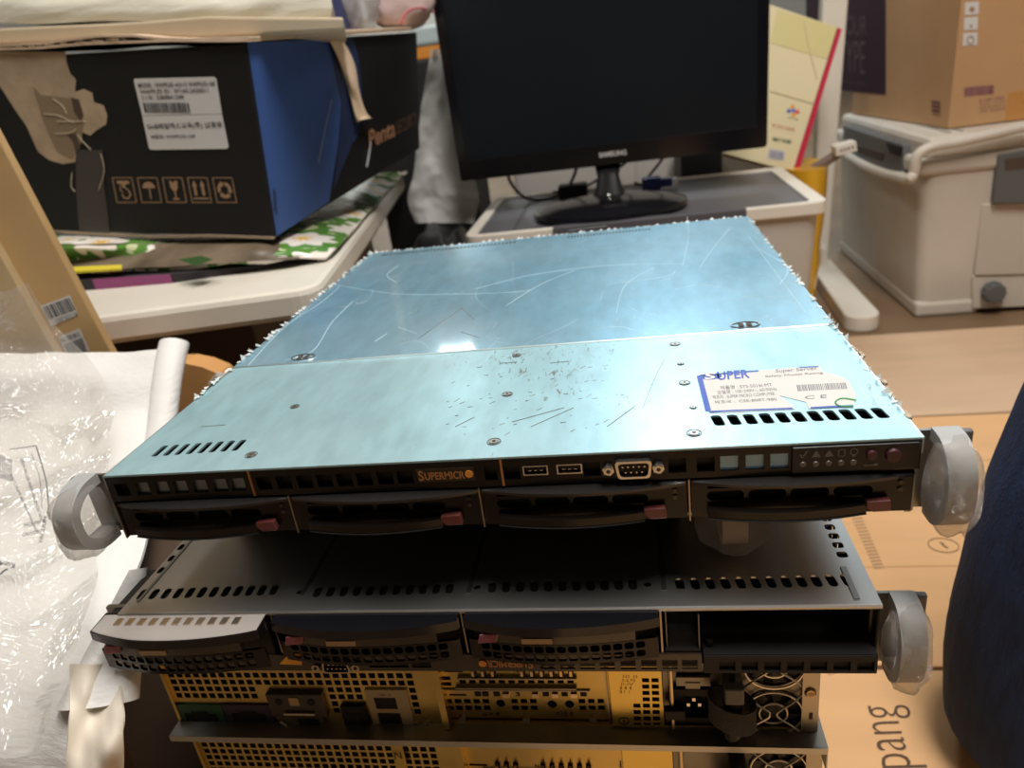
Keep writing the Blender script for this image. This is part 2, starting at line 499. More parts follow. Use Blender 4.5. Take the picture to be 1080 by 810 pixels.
for i in range(26):
    y = rn(.02, .13); x = .2196+rn(0, .003); z = .4475+rn(-.004, .002); r = rn(.0008, .0022)
    bmesh.ops.create_icosphere(b, subdivisions=1, radius=r, matrix=Matrix.Translation((x, y, z)) @ Matrix.Diagonal((1, 1.6, 1, 1)))
obj('dried_glue', b, M('glue_tan', (.50, .42, .31), .7), srv)
# bubbles / lifted film marks and long scratches that can be seen one by one
b = nb()
def scratch(pts, r=.00016, z=.4507):
    tube(b, spline([pz(u, v, z) for u, v in pts], 5), r, 4)
for pts in ([(354, 300), (420, 310), (520, 309), (560, 306)], [(300, 380), (330, 370), (350, 340), (372, 318)], [(262, 385), (300, 345), (340, 318), (358, 302)],
            [(725, 228), (726, 250), (720, 280)], [(770, 240), (752, 262), (738, 282)], [(712, 305), (740, 300), (772, 306)], [(534, 322), (570, 300), (606, 285)],
            [(640, 300), (700, 292), (712, 286)], [(600, 243), (640, 238)], [(420, 345), (440, 352)], [(800, 262), (830, 282), (822, 300)], [(760, 318), (800, 312), (840, 318)], [(790, 250), (820, 290), (850, 330)],
            [(395, 360), (408, 352)], [(500, 305), (560, 290), (640, 280), (720, 278)], [(420, 280), (408, 290), (418, 298)], [(650, 330), (660, 300), (690, 282)]):
    scratch(pts)
obj('white_scratches', b, M('scratch_white', (.75, .88, .94), .5), srv)
b = nb()
for pts in ([(440, 358), (470, 337), (487, 325)], [(487, 325), (500, 337)], [(486, 350), (505, 356)]): scratch(pts, .00022)
for pts in ([(212, 450), (238, 448)], [(527, 383), (545, 382)], [(580, 383), (600, 381)], [(540, 445), (595, 430)], [(560, 450), (605, 430)], [(500, 440), (480, 450)], [(700, 380), (690, 400), (678, 430)], [(640, 450), (670, 428)]): scratch(pts, .00016, .4502)
for i in range(60):
    u = rn(470, 640); v = rn(385, 460); l = rn(1, 6)
    scratch([(u, v), (u+l, v-l*rn(0, .7))], rn(.0001, .0002), .4501)
obj('dark_scratches', b, M('scratch_dark', (.20, .16, .15), .6), srv)
# rating sticker
def sticker():
    z = .4503
    c = [pz(737, 395, z), pz(864, 386, z), pz(868, 392, z), pz(888, 397, z), pz(895, 402, z), pz(903, 417, z), pz(900, 428, z), pz(853, 431, z), pz(850, 424, z), pz(822, 417, z), pz(836, 428, z), pz(838, 431.5, z), pz(762, 435, z), pz(746, 433, z)]
    b = nb(); prism(b, c, (0, 0, -.0003)); st = obj('rating_sticker', b, PAPER, srv)
    z = .45042; BLUE = M('sticker_blue', (.05, .10, .42), .5)
    b = nb()
    def q(a, c2, w):   # thin line between pixels
        A = pz(*a, z); B = pz(*c2, z); d = (B-A).normalized(); n = Vector((-d.y, d.x, 0))*w/2
        poly(b, [A-n, B-n, B+n, A+n])
    q((737.5, 396), (747, 433), .003); q((738, 396), (800, 391), .0022); q((843, 387.5), (863, 386.5), .0015); q((748, 434), (836, 430.5), .0018); q((855, 430), (900, 427.5), .0018)
    e = pz(749, 397, z)
    b.faces.new([b.verts.new((e.x+.0068*cos(a), e.y+.0034*sin(a)*1.3, z)) for a in [2*pi*k/24 for k in range(24)]])
    obj('blue_print', b, BLUE, st)
    lettering('logo_swoosh', 'S', M('sticker_white', (.8, .8, .8), .5), pz(743, 400, z+.0001), pz(754, 399.3, z+.0001), pz(744, 393.5, z+.0001), st, .02)
    lettering('logo_text', 'UPER', BLUE, pz(757, 401, z), pz(791, 398.5, z), pz(756, 392, z), st, .02)
    g = M('print_grey', (.16, .16, .18), .6)
    j = nb()
    for s, A, B, C in (('Super Server', (818, 394), (862, 391), (818, 389.5)), ('Safety Model Rating', (807, 398.5), (868, 394.5), (807, 396)),
                       ('제품명 : SYS-5016I-MT', (760, 411), (815, 407.5), (759, 407)), ('모델명 : 100-240V~, 60/50Hz', (757, 416), (820, 412), (756, 412)),
                       ('제조자 : SUPER MICRO COMPUTER', (752, 421), (818, 417), (751, 417)), ('제조국 :  CSE-808T-980', (754, 426), (820, 422.5), (753, 422.5)),
                       ('C E', (849, 421), (872, 419.5), (849, 417.5))):
        lettering('x', s, None, pz(*A, z), pz(*B, z), pz(*C, z), join=j)
    def bar(u, v, w, h):
        A = pz(u, v, z); B = pz(u+w, v-.05, z); C = pz(u+w+h*.25, v+h, z); D = pz(u+h*.25, v+h, z); poly(j, [A, B, C, D])
    u = 840
    while u < 891: w = rn(.4, 1.3); bar(u, 406-(u-840)*.05, w, 6.5); u += w+rn(.5, 1.2)
    obj('printed_text', j, g, st)
    b = nb(); pts = [pz(u, v, z+.0002) for u, v in ((903, 422), (888, 420), (881, 424), (886, 428), (900, 428))]
    tube(b, spline(pts, 5), .0004, 5); obj('green_mark', b, M('print_green', (.03, .35, .10), .5), st)
sticker()

# ---- black front
FR = M('front_moulding', (.007, .005, .004), .24, spec=.35)
FRD = M('front_recess', (.004, .004, .004), .5)
zs0, zs1 = .4328, .4488
b = nb(); hl = []
def hx(u, v): return py(u, v, 0).x
sq = [(129, 513), (150, 512), (170.5, 511), (190, 510), (210.5, 509), (231.5, 508), (250.5, 507), (278, 505), (299, 504), (321, 503.5), (342, 503), (363, 502), (384, 501), (406, 500.5), (427, 499.5), (517, 493), (539, 492), (624, 489), (714, 486), (744, 486), (769, 485.5), (796, 485), (822, 484.5)]
for u, v in sq:
    w = .0044 if u != 517 else .0034
    hl.append(R2(hx(u, v)-w, .4362, hx(u, v)+w, .4447))
for u, v in ((564, 489), (600, 487)): hl.append(R2(hx(u, v)-.0066, .4385, hx(u, v)+.0066, .4443))
xs = hx(668, 490)
DSH = [(xs-.0090, .4455), (xs+.0090, .4455), (xs+.0078, .4360), (xs-.0078, .4360)]
hl.append(DSH)
perf(b, R2(-.2185, zs0, .2185, zs1), hl, .0018, lambda x, z: Vector((x, -.0008, z)), (0, 1, 0))
fp = obj('front_panel', b, FR, srv)
b = nb(); box(b, (-.216, .0035, .4335), (.216, .005, .4485)); obj('panel_backing', b, FRD, fp)
BLUEGL = M('blue_reflection', (.22, .29, .36), .3, 1., bump=.4, bscale=90)  # bluish reflection in the left slots, painted as small filled squares
for u, v in sq[1:7]:
    obj('slot_reflection', box(nb(), (hx(u, v)-.0046, .0012, .4356), (hx(u, v)+.0046, .0030, .4450)), BLUEGL, fp)
for u, v in sq[20:]: obj('slot_reflection', box(nb(), (hx(u, v)-.0046, .0008, .4362), (hx(u, v)+.0046, .0030, .4446)), M('cyan_reflection', (.30, .52, .78), .35, .4), fp)  # cyan reflection in the right slots, painted as brighter squares
SERV_DIV = STEEL
b = nb()
for u, v in ((529, 492), (265, 505)): obj('copper_edge', box(nb(), (hx(u, v)-.0006, -.0014, .433), (hx(u, v)+.0006, .0, .4488)), M('copper_edge', (.55, .30, .14), .35, 1.), fp)
# logo plate
b = nb(); xa, xb = hx(440, 497), hx(500, 495)
box(b, (xa, -.0012, .4372), (xb, -.0006, .4452)); lp = obj('logo_plate', b, M('logo_plate', (.03, .02, .014), .35), fp)
LOGO = M('logo_copper', (.42, .20, .08), .45, .2)
def V3(x, y, z): return Vector((x, y, z))
lettering('logo_initial', 'S', LOGO, V3(xa+.0006, -.0015, .4382), V3(xa+.0036, -.0015, .4382), V3(xa+.0006, -.0015, .4446), lp, .03)
lettering('logo_text', 'UPERMICR', LOGO, V3(xa+.0041, -.0015, .4386), V3(xb-.0052, -.0015, .4386), V3(xa+.0041, -.0015, .4434), lp, .03)
b = nb(); cyl(b, (xb-.0028, -.0012, .4412), (xb-.0028, -.0016, .4412), .0022, n=20); obj('logo_dot', b, M('logo_orange', (.75, .30, .05), .4), lp)
# ports
for u, v in ((564, 489), (600, 487)):
    x = hx(u, v); b = nb()
    perf(b, R2(x-.0066, .4386, x+.0066, .4442), [R2(x-.0059, .4392, x+.0059, .4437)], .008, lambda X, Z: Vector((X, -.0012, Z)), (0, 1, 0))
    p = obj('usb_port', b, STEEL, srv)
    b = nb(); box(b, (x-.005, .0, .4412), (x+.005, .006, .4428)); box(b, (x-.0059, .005, .4392), (x+.0059, .006, .4437)); obj('port_tongue', b, BLK, p)
    b = nb()
    for k in range(3): box(b, (x-.0038+k*.003, -.0004, .4408), (x-.0022+k*.003, .001, .4412))
    obj('contact', b, STEEL, p)
b = nb()
big = [(xs-.0094, .4458), (xs+.0094, .4458), (xs+.0081, .4357), (xs-.0081, .4357)]
def rounded(pl, k=4, r=.0022):
    o = []; n = len(pl)
    for i in range(n):
        P = Vector(pl[i]); A = (Vector(pl[i-1])-P).normalized()*r; B = (Vector(pl[(i+1) % n])-P).normalized()*r
        for j in range(k+1):
            t = j/k; q = (P+A)*(1-t)**2+P*2*t*(1-t)+(P+B)*t*t; o.append((q.x, q.y))
    return o
perf(b, rounded(big), [rounded([(xs-.0080, .4446), (xs+.0080, .4446), (xs+.0069, .4368), (xs-.0069, .4368)])], .006, lambda X, Z: Vector((X, -.0040, Z)), (0, 1, 0))
sp = obj('serial_port', b, STEEL, srv)
b = nb(); prism(b, [(x, -.0015, z) for x, z in rounded([(xs-.0082, .4448), (xs+.0082, .4448), (xs+.0070, .4366), (xs-.0070, .4366)])], (0, .004, 0)); obj('port_insert', b, BLK, sp)
b = nb()
for k in range(5): cyl(b, (xs-.0055+k*.00275, -.0034, .4423), (xs-.0055+k*.00275, -.001, .4423), .00045, n=8)
for k in range(4): cyl(b, (xs-.0041+k*.00275, -.0034, .4391), (xs-.0041+k*.00275, -.001, .4391), .00045, n=8)
obj('pins', b, STEEL, sp)
for u, v in ((641.5, 491), (694, 488.5)):
    x = hx(u, v); b = nb(); cyl(b, (x, .0, .4408), (x, -.0035, .4408), .0031, n=6); cyl(b, (x, -.0035, .4408), (x, -.0045, .4408), .0022, n=16)
    nt_ = obj('hex_standoff', b, STEEL, srv)
    b = nb(); cyl(b, (x, -.0044, .4408), (x, -.0047, .4408), .0011, n=12); obj('threaded_hole', b, INKB, nt_)
# control panel at right
xc0, xc1 = hx(834, 483), .2175
b = nb(); box(b, (xc0, -.0022, .4338), (xc1, -.0005, .4482)); cp = obj('control_panel', b, BLK, srv, bevel=.0006)
GREYI = M('icon_grey', (.13, .125, .12), .5)
b = nb()
zi, yi = .4445, -.0025
ix = [hx(u, 478) for u in (846, 859.5, 873, 886, 899)]
def strip(A, B, w): 
    A, B = Vector(A), Vector(B); d = (B-A).normalized(); n = Vector((-d.z, 0, d.x))*w/2
    poly(b, [A-n, B-n, B+n, A+n])
x = ix[0]; strip((x-.0016, yi, zi+.0002), (x-.0004, yi, zi-.0016), .0007); strip((x-.0004, yi, zi-.0016), (x+.0018, yi, zi+.002), .0007)
for x in ix[1:3]: poly(b, [(x-.0022, yi, zi-.0017), (x+.0022, yi, zi-.0017), (x, yi, zi+.0021)])
x = ix[3]
for A, B in (((-.0014, -.0018), (.0014, -.0018)), ((.0014, -.0018), (.0014, .0018)), ((.0014, .0018), (-.0014, .0018)), ((-.0014, .0018), (-.0014, -.0018))): strip((x+A[0], yi, zi+A[1]), (x+B[0], yi, zi+B[1]), .0005)
x = ix[4]
for k in range(10):
    a, c = 2*pi*k/10, 2*pi*(k+1)/10; strip((x+.0017*cos(a), yi, zi+.0004+.0017*sin(a)), (x+.0017*cos(c), yi, zi+.0004+.0017*sin(c)), .0005)
strip((x-.0007, yi, zi-.0018), (x+.0007, yi, zi-.0018), .0007)
obj('icon_print', b, GREYI, cp)
for x in ix:
    b = nb(); cyl(b, (x, -.002, .4388), (x, -.0027, .4388), .0017, .0013, 16); obj('indicator_lens', b, M('lens_smoke', (.11, .09, .08), .3), cp, True)
for u, v, r in ((917.5, 479, .0026), (940.5, 476, .0038)):
    x = py(u, v, 0).x; z = .4428 if r < .003 else .4420; b = nb(); cyl(b, (x, -.002, z), (x, -.0040, z), r, r*.85, 20)
    obj('round_button', b, M('plum_button', (.05, .011, .020), .4), cp, True)
x = hx(917.5, 479); b = nb(); box(b, (x-.0032, -.0026, .4366), (x+.0030, -.0022, .4376)); obj('reset_print', b, GREYI, cp)

LENS = M('led_lens', (.03, .028, .026), .2)
def bulge(t, d): return d*math.sin(pi*min(1, max(0, t)))**.8
def drive_tray(x0, x1, root, btn):
    w = x1-x0; z0, z1 = .4085, .4318
    hl = []
    for k in range(4):
        cx = x0+.017+k*.0205
        hl.append(RR(cx, .4212, .0185, .0056)); hl.append(R2(cx-.0088, .4256, cx+.0088, .4276))
    b = nb(); perf(b, R2(x0, z0, x1, z1-.0008), hl, .002, lambda x, z: Vector((x, .0, z)), (0, 1, 0))
    t = obj('drive_tray', b, FR, root)
    b = nb(); box(b, (x0+.002, .004, z0+.001), (x1-.002, .006, z1-.001)); obj('tray_backing', b, FRD, t)
    # curved upper lip
    b = nb(); n = 22; R = []
    for i in range(n+1):
        tt = i/n; x = x0+w*tt; y = -bulge(tt, .0075)-.0006
        R.append([Vector((x, .001, z1)), Vector((x, y, z1-.0012)), Vector((x, y, z1-.0028)), Vector((x, .001, z1-.0040))])
    loft(b, R); obj('curved_lip', b, M('lip_grey_black', (.016, .015, .015), .24, coat=.2), t, True)
    # bowed eject lever
    b = nb(); R = []; xa, xb = x0+.008, x1-.022
    for i in range(n+1):
        tt = i/n; x = xa+(xb-xa)*tt; y = -bulge(.12+tt*.76, .0085)
        R.append([Vector((x, y+.003, .4160)), Vector((x, y, .4152)), Vector((x, y, .4102)), Vector((x, y+.003, .4094))])
    loft(b, R); lv = obj('eject_lever', b, FR, t, True)
    b = nb(); R = []
    for i in range(n+1):
        tt = i/n; x = xa+(xb-xa)*tt; y = -bulge(.12+tt*.76, .0085)
        R.append([Vector((x, y-.0003, .4106)), Vector((x, y-.0009, .4102)), Vector((x, y-.0003, .4096))])
    loft(b, R); obj('lever_rim', b, M('rim_dark_matte', (.012, .011, .010), .65, spec=.1), lv, True)
    b = nb(); xm = x1-.0165
    prism(b, [(xm-.0058, -.0005, .4172), (xm+.0052, -.0005, .4178), (xm+.0058, -.0005, .4115), (xm-.0028, -.0005, .4112), (xm-.0058, -.0005, .4140)], (0, -.0042, 0))
    obj('release_button', b, BUTTON, t, bevel=.0005)
    b = nb()
    for k, z in enumerate((.4255, .4215)):
        cyl(b, (x1-.006, 0, z), (x1-.006, -.0008, z), .0012, n=12)
    obj('indicator_lens', b, LENS, t)
for k, (a, c) in enumerate(((-.2168, -.1092), (-.1082, -.0006), (.0008, .1084), (.1106, .2168))):
    drive_tray(a, c, srv, k)
for x in (.1095, .0001, -.1087, -.2180): obj('bay_divider', box(nb(), (x-.0004, -.002, .4078), (x+.0004, .004, .4325)), M('divider_steel', (.35, .30, .24), .3, 1.), srv)

# ---- handles wrapped in clear bubble wrap
WRAP = plastic_film('handle_wrap_film', (.88, .87, .85), .16, .12, 1., 55, .16)
FOAM = M('foam_wrap', (.36, .37, .37), .45, bump=.3, bscale=140)
FOAMW = M('cream_handle_plastic', (.80, .68, .54), .5)
def wrap_blob(name, c, sx, sy, sz, rot, parent, mat, seed, amt=.16):
    b = nb(); bmesh.ops.create_icosphere(b, subdivisions=4, radius=1)
    for v in b.verts:
        p = v.co.copy(); 
        k = 1+amt*(noise.noise(p*1.7+Vector((seed, 0, 0)))+.6*noise.noise(p*4.5+Vector((0, seed, 0))))
        q = Vector([math.copysign(abs(a)**.7, a) for a in p])*k
        v.co = Vector((q.x*sx, q.y*sy, q.z*sz))
        v.co = Matrix.Rotation(rot, 3, 'X') @ v.co + Vector(c)
    return obj(name, b, mat, parent, True, angle=60)
def wrapped_handle(x, s, y0, ztop, zbot, out, parent, seed, foam=FOAM, dark=True):
    """C handle in the y-z plane at x, bulging out to -y; wrapped in film"""
    zc = (ztop+zbot)/2; h = (ztop-zbot)/2
    b = nb()
    pts = [(x, y0+.003, ztop), (x, y0-out*.45, ztop-.001), (x, y0-out*.9, zc+h*.55), (x, y0-out, zc), (x, y0-out*.9, zc-h*.55), (x, y0-out*.45, zbot+.001), (x, y0+.003, zbot)]
    band(b, spline(pts, 6), (1, 0, 0), .0125, .0065)
    hd = obj('wrapped_handle', b, foam, parent, True)
    b = nb(); box(b, (x-s*.014-.0015, y0, zbot-.001), (x-s*.014+.0015, y0+.006, ztop+.001)); box(b, (min(x-s*.014, x+s*.006), y0+.004, zbot-.001), (max(x-s*.014, x+s*.006), y0+.006, ztop+.001))
    obj('rack_ear', b, M('ear_metal', (.28, .27, .25), .35, 1.), hd)
    wrap_blob('bubble_wrap', (x+s*.001, y0-out*.50, zc-.001), .0105, out*.72, h*1.16, 0, hd, WRAP, seed, .12)
    if dark:
        b = nb(); box(b, (min(x+s*.006, x+s*.013), y0+.002, ztop-.012), (max(x+s*.006, x+s*.013), y0+.006, ztop+.0005)); obj('ear_tab', b, M('tab_dark', (.10, .10, .10), .4), hd, bevel=.001)
wrapped_handle(-.2350, -1, .004, .4450, .4080, .024, srv, 3.1)
wrapped_handle(.2310, 1, .004, .4480, .4060, .020, srv, 8.2)

# ================================================================== SET-BACK UNIT between the two thin servers
app = empty('network_unit', (-.02, .25, .361), 0, 'dark slim unit set back in the gap under the pale blue server', 'server')
b = nb(); box(b, (-.205, .085, .3612), (.115, .43, .4060)); obj('chassis', b, M('dark_chassis', (.05, .05, .05), .45, .6), app, bevel=.001)
b = nb(); box(b, (-.205, .082, .3625), (.115, .085, .4050)); fpn = obj('front_panel', b, BLKM, app)
b = nb()
box(b, (.108, .072, .3630), (.150, .076, .4050)); er = obj('rack_ear', b, M('ear_metal'), app)
b = nb(); band(b, spline([(.136, .076, .4000), (.136, .040, .3990), (.136, .028, .3830), (.136, .036, .3680), (.136, .076, .3670)], 6), (1, 0, 0), .014, .005)
h = obj('wrapped_handle', b, FOAMW, app, True)
wrap_blob('bubble_wrap', (.136, .042, .3840), .0200, .024, .0210, 0, h, plastic_film('bag_film_beige', (.88, .82, .74), .14, .2, .7, 50, .18), 5.5, .14)

# ================================================================== LOWER THIN SERVER (upside down)
LX, LY, LZ = -.0157, -.0131, .361
low = empty('rack_server', (LX, .24, .3175), 0, 'thin grey rack server lying upside down with an empty drive bay', 'server', 'rack servers in the stack')
GALV = M('galvanised_sheet', (.55, .55, .54), .36, 1., var=.10, vscale=9, bump=.10, bscale=14, stretch=(1, .5, 1))
xl, xr = LX-.2185, LX+.2185
holes = []
def row(u0, v0, u1, v1, n, w=.0048, l=.0098, sk=-.1):
    for i in range(n):
        t = i/(n-1); p = pz(u0+(u1-u0)*t, v0+(v1-v0)*t, LZ); holes.append(RR(p.x, p.y, w, l, .0022, sk=sk))
row(150, 627, 289, 622, 12); row(335, 624, 474, 620, 11); row(519, 619, 667, 616, 11); row(717, 616, 893, 612, 12)
for k in range(14):
    y = .012+k*.0125
    holes.append(RR(xr-.0085, .028+k*.0088, .0058, .0055, .0018))
    holes.append(RR(xl+.0035, y+.016, .0035, .0065, .0015))
for u, v in ((316, 624), (503, 619), (683, 616)):
    p = pz(u, v, LZ); holes.append(CR(p.x, p.y, .0023, 12))
b = nb(); perf(b, R2(xl, LY, xr, .49), holes, .0012, lambda x, y: Vector((x, y, LZ)), (0, 0, -1))
lc = obj('cover_sheet', b, GALV, low)
b = nb()
for (u0, v0), (u1, v1) in (((347, 575), (307, 652)), ((510, 562), (491, 643)), ((695, 562), (701, 630))):
    A, B = pz(u0, v0, LZ), pz(u1, v1, LZ); x = (A.x+B.x)/2; obj('pressed_rib', box(nb(), (x-.0014, .0, LZ-.0002), (x+.0014, .071, LZ+.0004)), M('rib_steel', (.30, .30, .30), .35, 1.), lc)
box(b, (xr-.0125, LY+.004, LZ), (xr-.0095, LY+.030, LZ+.0006)); obj('pressed_rib', b, M('rib_steel'), lc); b = nb(); box(b, (xl+.006, LY+.010, LZ), (xl+.008, LY+.30, LZ+.0005))
obj('pressed_rib', b, M('rib_steel', (.30, .30, .30), .35, 1.), lc)
b = nb(); cyl(b, (xl, LY, LZ-.0013), (xr, LY, LZ-.0013), .0014, n=10); obj('rolled_edge', b, M('edge_steel', (.75, .75, .73), .3, 1.), lc, True)
# tub
b = nb(); box(b, (xl, LY+.002, .3178), (xr, .49, .3188)); box(b, (xl, LY+.002, .3188), (xl+.0012, .49, .3595)); box(b, (xl+.001, .4885, .3188), (xr-.001, .49, .3595))
tub = obj('chassis', b, M('chassis_steel'), low)
b = nb(); hl = []
p0 = px_(876, 660, xr)
for k in range(9): hl.append(RR(p0.y-.0065+k*.0125, .3415, .0048, .0125, .0022))
perf(b, R2(LY+.002, .3188, .49, .3595), hl, .001, lambda y, z: Vector((xr-.001, y, z)), (1, 0, 0))
obj('side_wall', b, BLKM, low)
b = nb(); box(b, (xl+.003, .07, .320), (.090, .47, .352)); box(b, (.090, .14, .320), (xr-.006, .47, .352)); obj('inner_bay', b, DARKIN, low)
b = nb(); box(b, (.090, LY+.003, .3200), (xr-.0015, .14, .3208)); obj('bay_floor', b, BLKM, low)
# tray with perforated bowed front, lever above and button at left
AMB = M('brown_smoke_plastic', (.035, .024, .014), .24, coat=.3)
def mesh_tray(u0, u1, v, out, pull, root, first=False):
    x0, x1 = py(u0, v, LY).x, py(u1, v, LY).x; w = x1-x0; Y = LY-.001-pull
    prof = lambda x: -bulge(.18+.72*(x-x0)/w, out)+.5*out*max(0, 1-(x-x0)/(w*.3))*.4
    n = 24; b = nb(); hl = []
    for r in range(2):
        for k in range(15):
            hl.append(RR(x0+.0075+k*(w-.013)/15+.002, .3325+r*.0060+.002, .0050, .0046, .0014, 2))
    outl = [(x0+w*i/20, .3300) for i in range(21)]+[(x0+w*i/20, .3440) for i in range(20, -1, -1)]
    perf(b, outl, hl, .0018, lambda x, z: Vector((x, Y+prof(x)+.002, z)), (0, 1, 0))
    t = obj('drive_tray', b, FR, root)
    b = nb(); box(b, (x0+.001, Y+.008, .3210), (x1-.001, Y+.055, .3585)); obj('tray_backing', b, FRD, t)
    b = nb(); R = []
    for i in range(n+1):
        tt = i/n; x = x0-.001+(w+.002)*tt; y = Y+prof(x)-.0022*math.sin(pi*tt)**.6
        R.append([Vector((x, Y+.012, .3597)), Vector((x, y, .3592)), Vector((x, y-.0004, .3535)), Vector((x, y+.004, .3522)), Vector((x, Y+.012, .3522))])
    loft(b, R); lip = obj('curved_lip', b, BLKG, t, True)
    b = nb(); R = []
    for i in range(n+1):
        tt = i/n; x = x0+w*tt; y = Y+prof(x)-.0022*math.sin(pi*tt)**.6
        R.append([Vector((x, Y+.010, .3598)), Vector((x, y+.0012, .3596)), Vector((x, y+.0004, .3590))])
    if first:
        loft(b, R); obj('grey_top', b, M('grey_beige_plastic', (.34, .31, .29), .45), lip, True)
        b = nb()
        for k in range(11):
            x = x0+.012+k*.0077; box(b, (x, Y+.0005, .3597), (x+.0040, Y+.0060, .3606))
        obj('lip_reflection', b, M('lip_reflection', (.70, .60, .50), .3, 1.), lip)  # pale bars paint the slots' reflection on the tray lip
    else: b.free()
    b = nb(); R = []; xa, xb = x0+.016, x1-.012
    for i in range(n+1):
        tt = i/n; x = xa+(xb-xa)*tt; y = Y+prof(x)+.0010
        R.append([Vector((x, y+.003, .3520)), Vector((x, y, .3515)), Vector((x, y, .3452)), Vector((x, y+.003, .3446))])
    loft(b, R); lv = obj('eject_lever', b, AMB, t, True)
    x = x0+.022+w*.12; i0 = prof(x)
    b = nb(); box(b, (x0+w*.30, Y+prof(x0+w*.38)+.0000, .3465), (x0+w*.46, Y+prof(x0+w*.38)+.0014, .3500)); obj('lever_label', b, M('label_tan', (.42, .30, .18), .5), lv)
    b = nb(); xm = x0+.0125
    prism(b, [(xm-.0065, Y+prof(xm)+.003, .3450), (xm+.0045, Y+prof(xm)+.003, .3462), (xm+.0065, Y+prof(xm)+.003, .3522), (xm-.0045, Y+prof(xm)+.003, .3515)], (0, -.0042, 0))
    obj('release_button', b, M('pink_button', (.22, .06, .085), .3), t, bevel=.0006)
mesh_tray(124, 291, 678, .010, .009, low, True)
mesh_tray(302, 489, 678, .009, .003, low)
mesh_tray(497, 694, 672, .009, .002, low)
for u in (492.5, 698, 296): x = py(u, 675, LY).x; obj('bay_divider', box(nb(), (x-.0005, LY-.002, .3300), (x+.0005, LY+.002, .3595)), M('divider_steel'), low)
# empty bay: sheet metal guide and dark blank
x = [py(u, 670, LY).x for u in (701, 738, 741, 912)]
b = nb(); box(b, (x[0], LY+.02, .3320), (x[1], LY+.0215, .3560)); box(b, (x[0], LY-.001, .3305), (x[1], LY+.02, .3315)); box(b, (x[1]-.0006, LY+.0, .331), (x[1], LY+.02, .3555)); box(b, (x[0]+.0008, LY+.001, .331), (x[0]+.0014, LY+.02, .3590))
obj('bay_guide', b, M('guide_steel', (.16, .16, .16), .35, 1.), low)
b = nb(); hl = [R2(x[2]+.008+k*.0118, .3195, x[2]+.0165+k*.0118, .3262) for k in range(7)]
perf(b, R2(x[2], .3180, xr-.001, .3300), hl, .002, lambda X, Z: Vector((X, LY-.004, Z)), (0, 1, 0)); box(b, (x[2], LY-.002, .3180), (xr-.001, LY+.002, .3255))
obj('lower_bezel', b, BLKM, low)
b = nb(); box(b, (x[2], LY-.003, .3296), (xr-.001, LY+.012, .3304)); cyl(b, (x[2]+.004, LY+.004, .3312), (x[2]+.004, LY+.004, .3345), .002, n=12); obj('bezel_shelf', b, BLKM, low)
# inverted front strip
zb0, zb1 = .3180, .3302
xs_ = lambda u: py(u, 694, LY-.001).x
hl = [R2(xs_(u)-.0042, .3197, xs_(u)+.0042, .3265) for u in (577, 598, 619, 640, 662, 684, 706, 727)]
hl += [R2(xs_(u)-.006, .3205, xs_(u)+.006, .3255) for u in (399, 420, 444)]
b = nb(); perf(b, R2(xl+.02, zb0, x[2]-.001, zb1), hl, .0015, lambda X, Z: Vector((X, LY-.003, Z)), (0, 1, 0))
st = obj('front_panel', b, M('front_brown', (.032, .022, .013), .3, coat=.2), low)
b = nb(); box(b, (xl+.02, LY+.0, .3185), (x[2]-.001, LY+.0012, .3300)); obj('panel_backing', b, FRD, st)
xa, xb = xs_(504), xs_(563)
lettering('logo_text', 'UPERMICR', LOGO, V3(xb-.0042, LY-.0036, .3268), V3(xa+.0055, LY-.0036, .3268), V3(xb-.0042, LY-.0036, .3213), st, .03)
lettering('logo_initial', 'S', LOGO, V3(xb-.0004, LY-.0036, .3272), V3(xb-.0036, LY-.0036, .3272), V3(xb-.0004, LY-.0036, .3205), st, .03)
b = nb(); cyl(b, (xa+.003, LY-.0034, .3242), (xa+.003, LY-.0038, .3242), .0023, n=20); obj('logo_dot', b, M('logo_orange'), st)
X = xs_(356); zc = .3235
b = nb(); perf(b, rounded([(X-.0090, zc-.0045), (X+.0090, zc-.0045), (X+.0078, zc+.0045), (X-.0078, zc+.0045)]), [rounded([(X-.0079, zc-.0036), (X+.0079, zc-.0036), (X+.0068, zc+.0036), (X-.0068, zc+.0036)])], .005, lambda a, z: Vector((a, LY-.0062, z)), (0, 1, 0))
sp = obj('serial_port', b, M('port_nickel', (.5, .45, .36), .3, 1.), low)
b = nb(); box(b, (X-.0079, LY-.0035, zc-.004), (X+.0079, LY-.001, zc+.004)); obj('port_insert', b, BLK, sp)
b = nb()
for k in range(5): cyl(b, (X-.0055+k*.00275, LY-.0058, zc-.0014), (X-.0055+k*.00275, LY-.003, zc-.0014), .0005, n=8)
for k in range(4): cyl(b, (X-.0041+k*.00275, LY-.0058, zc+.0018), (X-.0041+k*.00275, LY-.003, zc+.0018), .0005, n=8)
obj('pins', b, STEEL, sp)
for s in (-1, 1):
    b = nb(); cyl(b, (X+s*.0125, LY-.003, zc), (X+s*.0125, LY-.0068, zc), .0027, n=6); nt_ = obj('hex_standoff', b, M('port_nickel'), low)
    b = nb(); cyl(b, (X+s*.0125, LY-.0067, zc), (X+s*.0125, LY-.0071, zc), .0012, n=10); obj('threaded_hole', b, INKB, nt_)
b = nb(); P = [py(u, v, LY-.006) for u, v in ((305, 689.5), (318, 690), (318, 701.5), (295, 700.5))]; prism(b, P, (0, .0006, 0)); obj('orange_tag', b, M('orange_tag', (.80, .38, .03), .5), low)
wrapped_handle(.2160, 1, -.004, .3560, .3110, .018, low, 12.7)
b = nb(); band(b, spline([(xl-.006, -.006, .3460), (xl-.007, -.016, .3430), (xl-.007, -.019, .3330), (xl-.006, -.016, .3230), (xl-.005, -.006, .3200)], 5), (1, 0, 0), .010, .004)
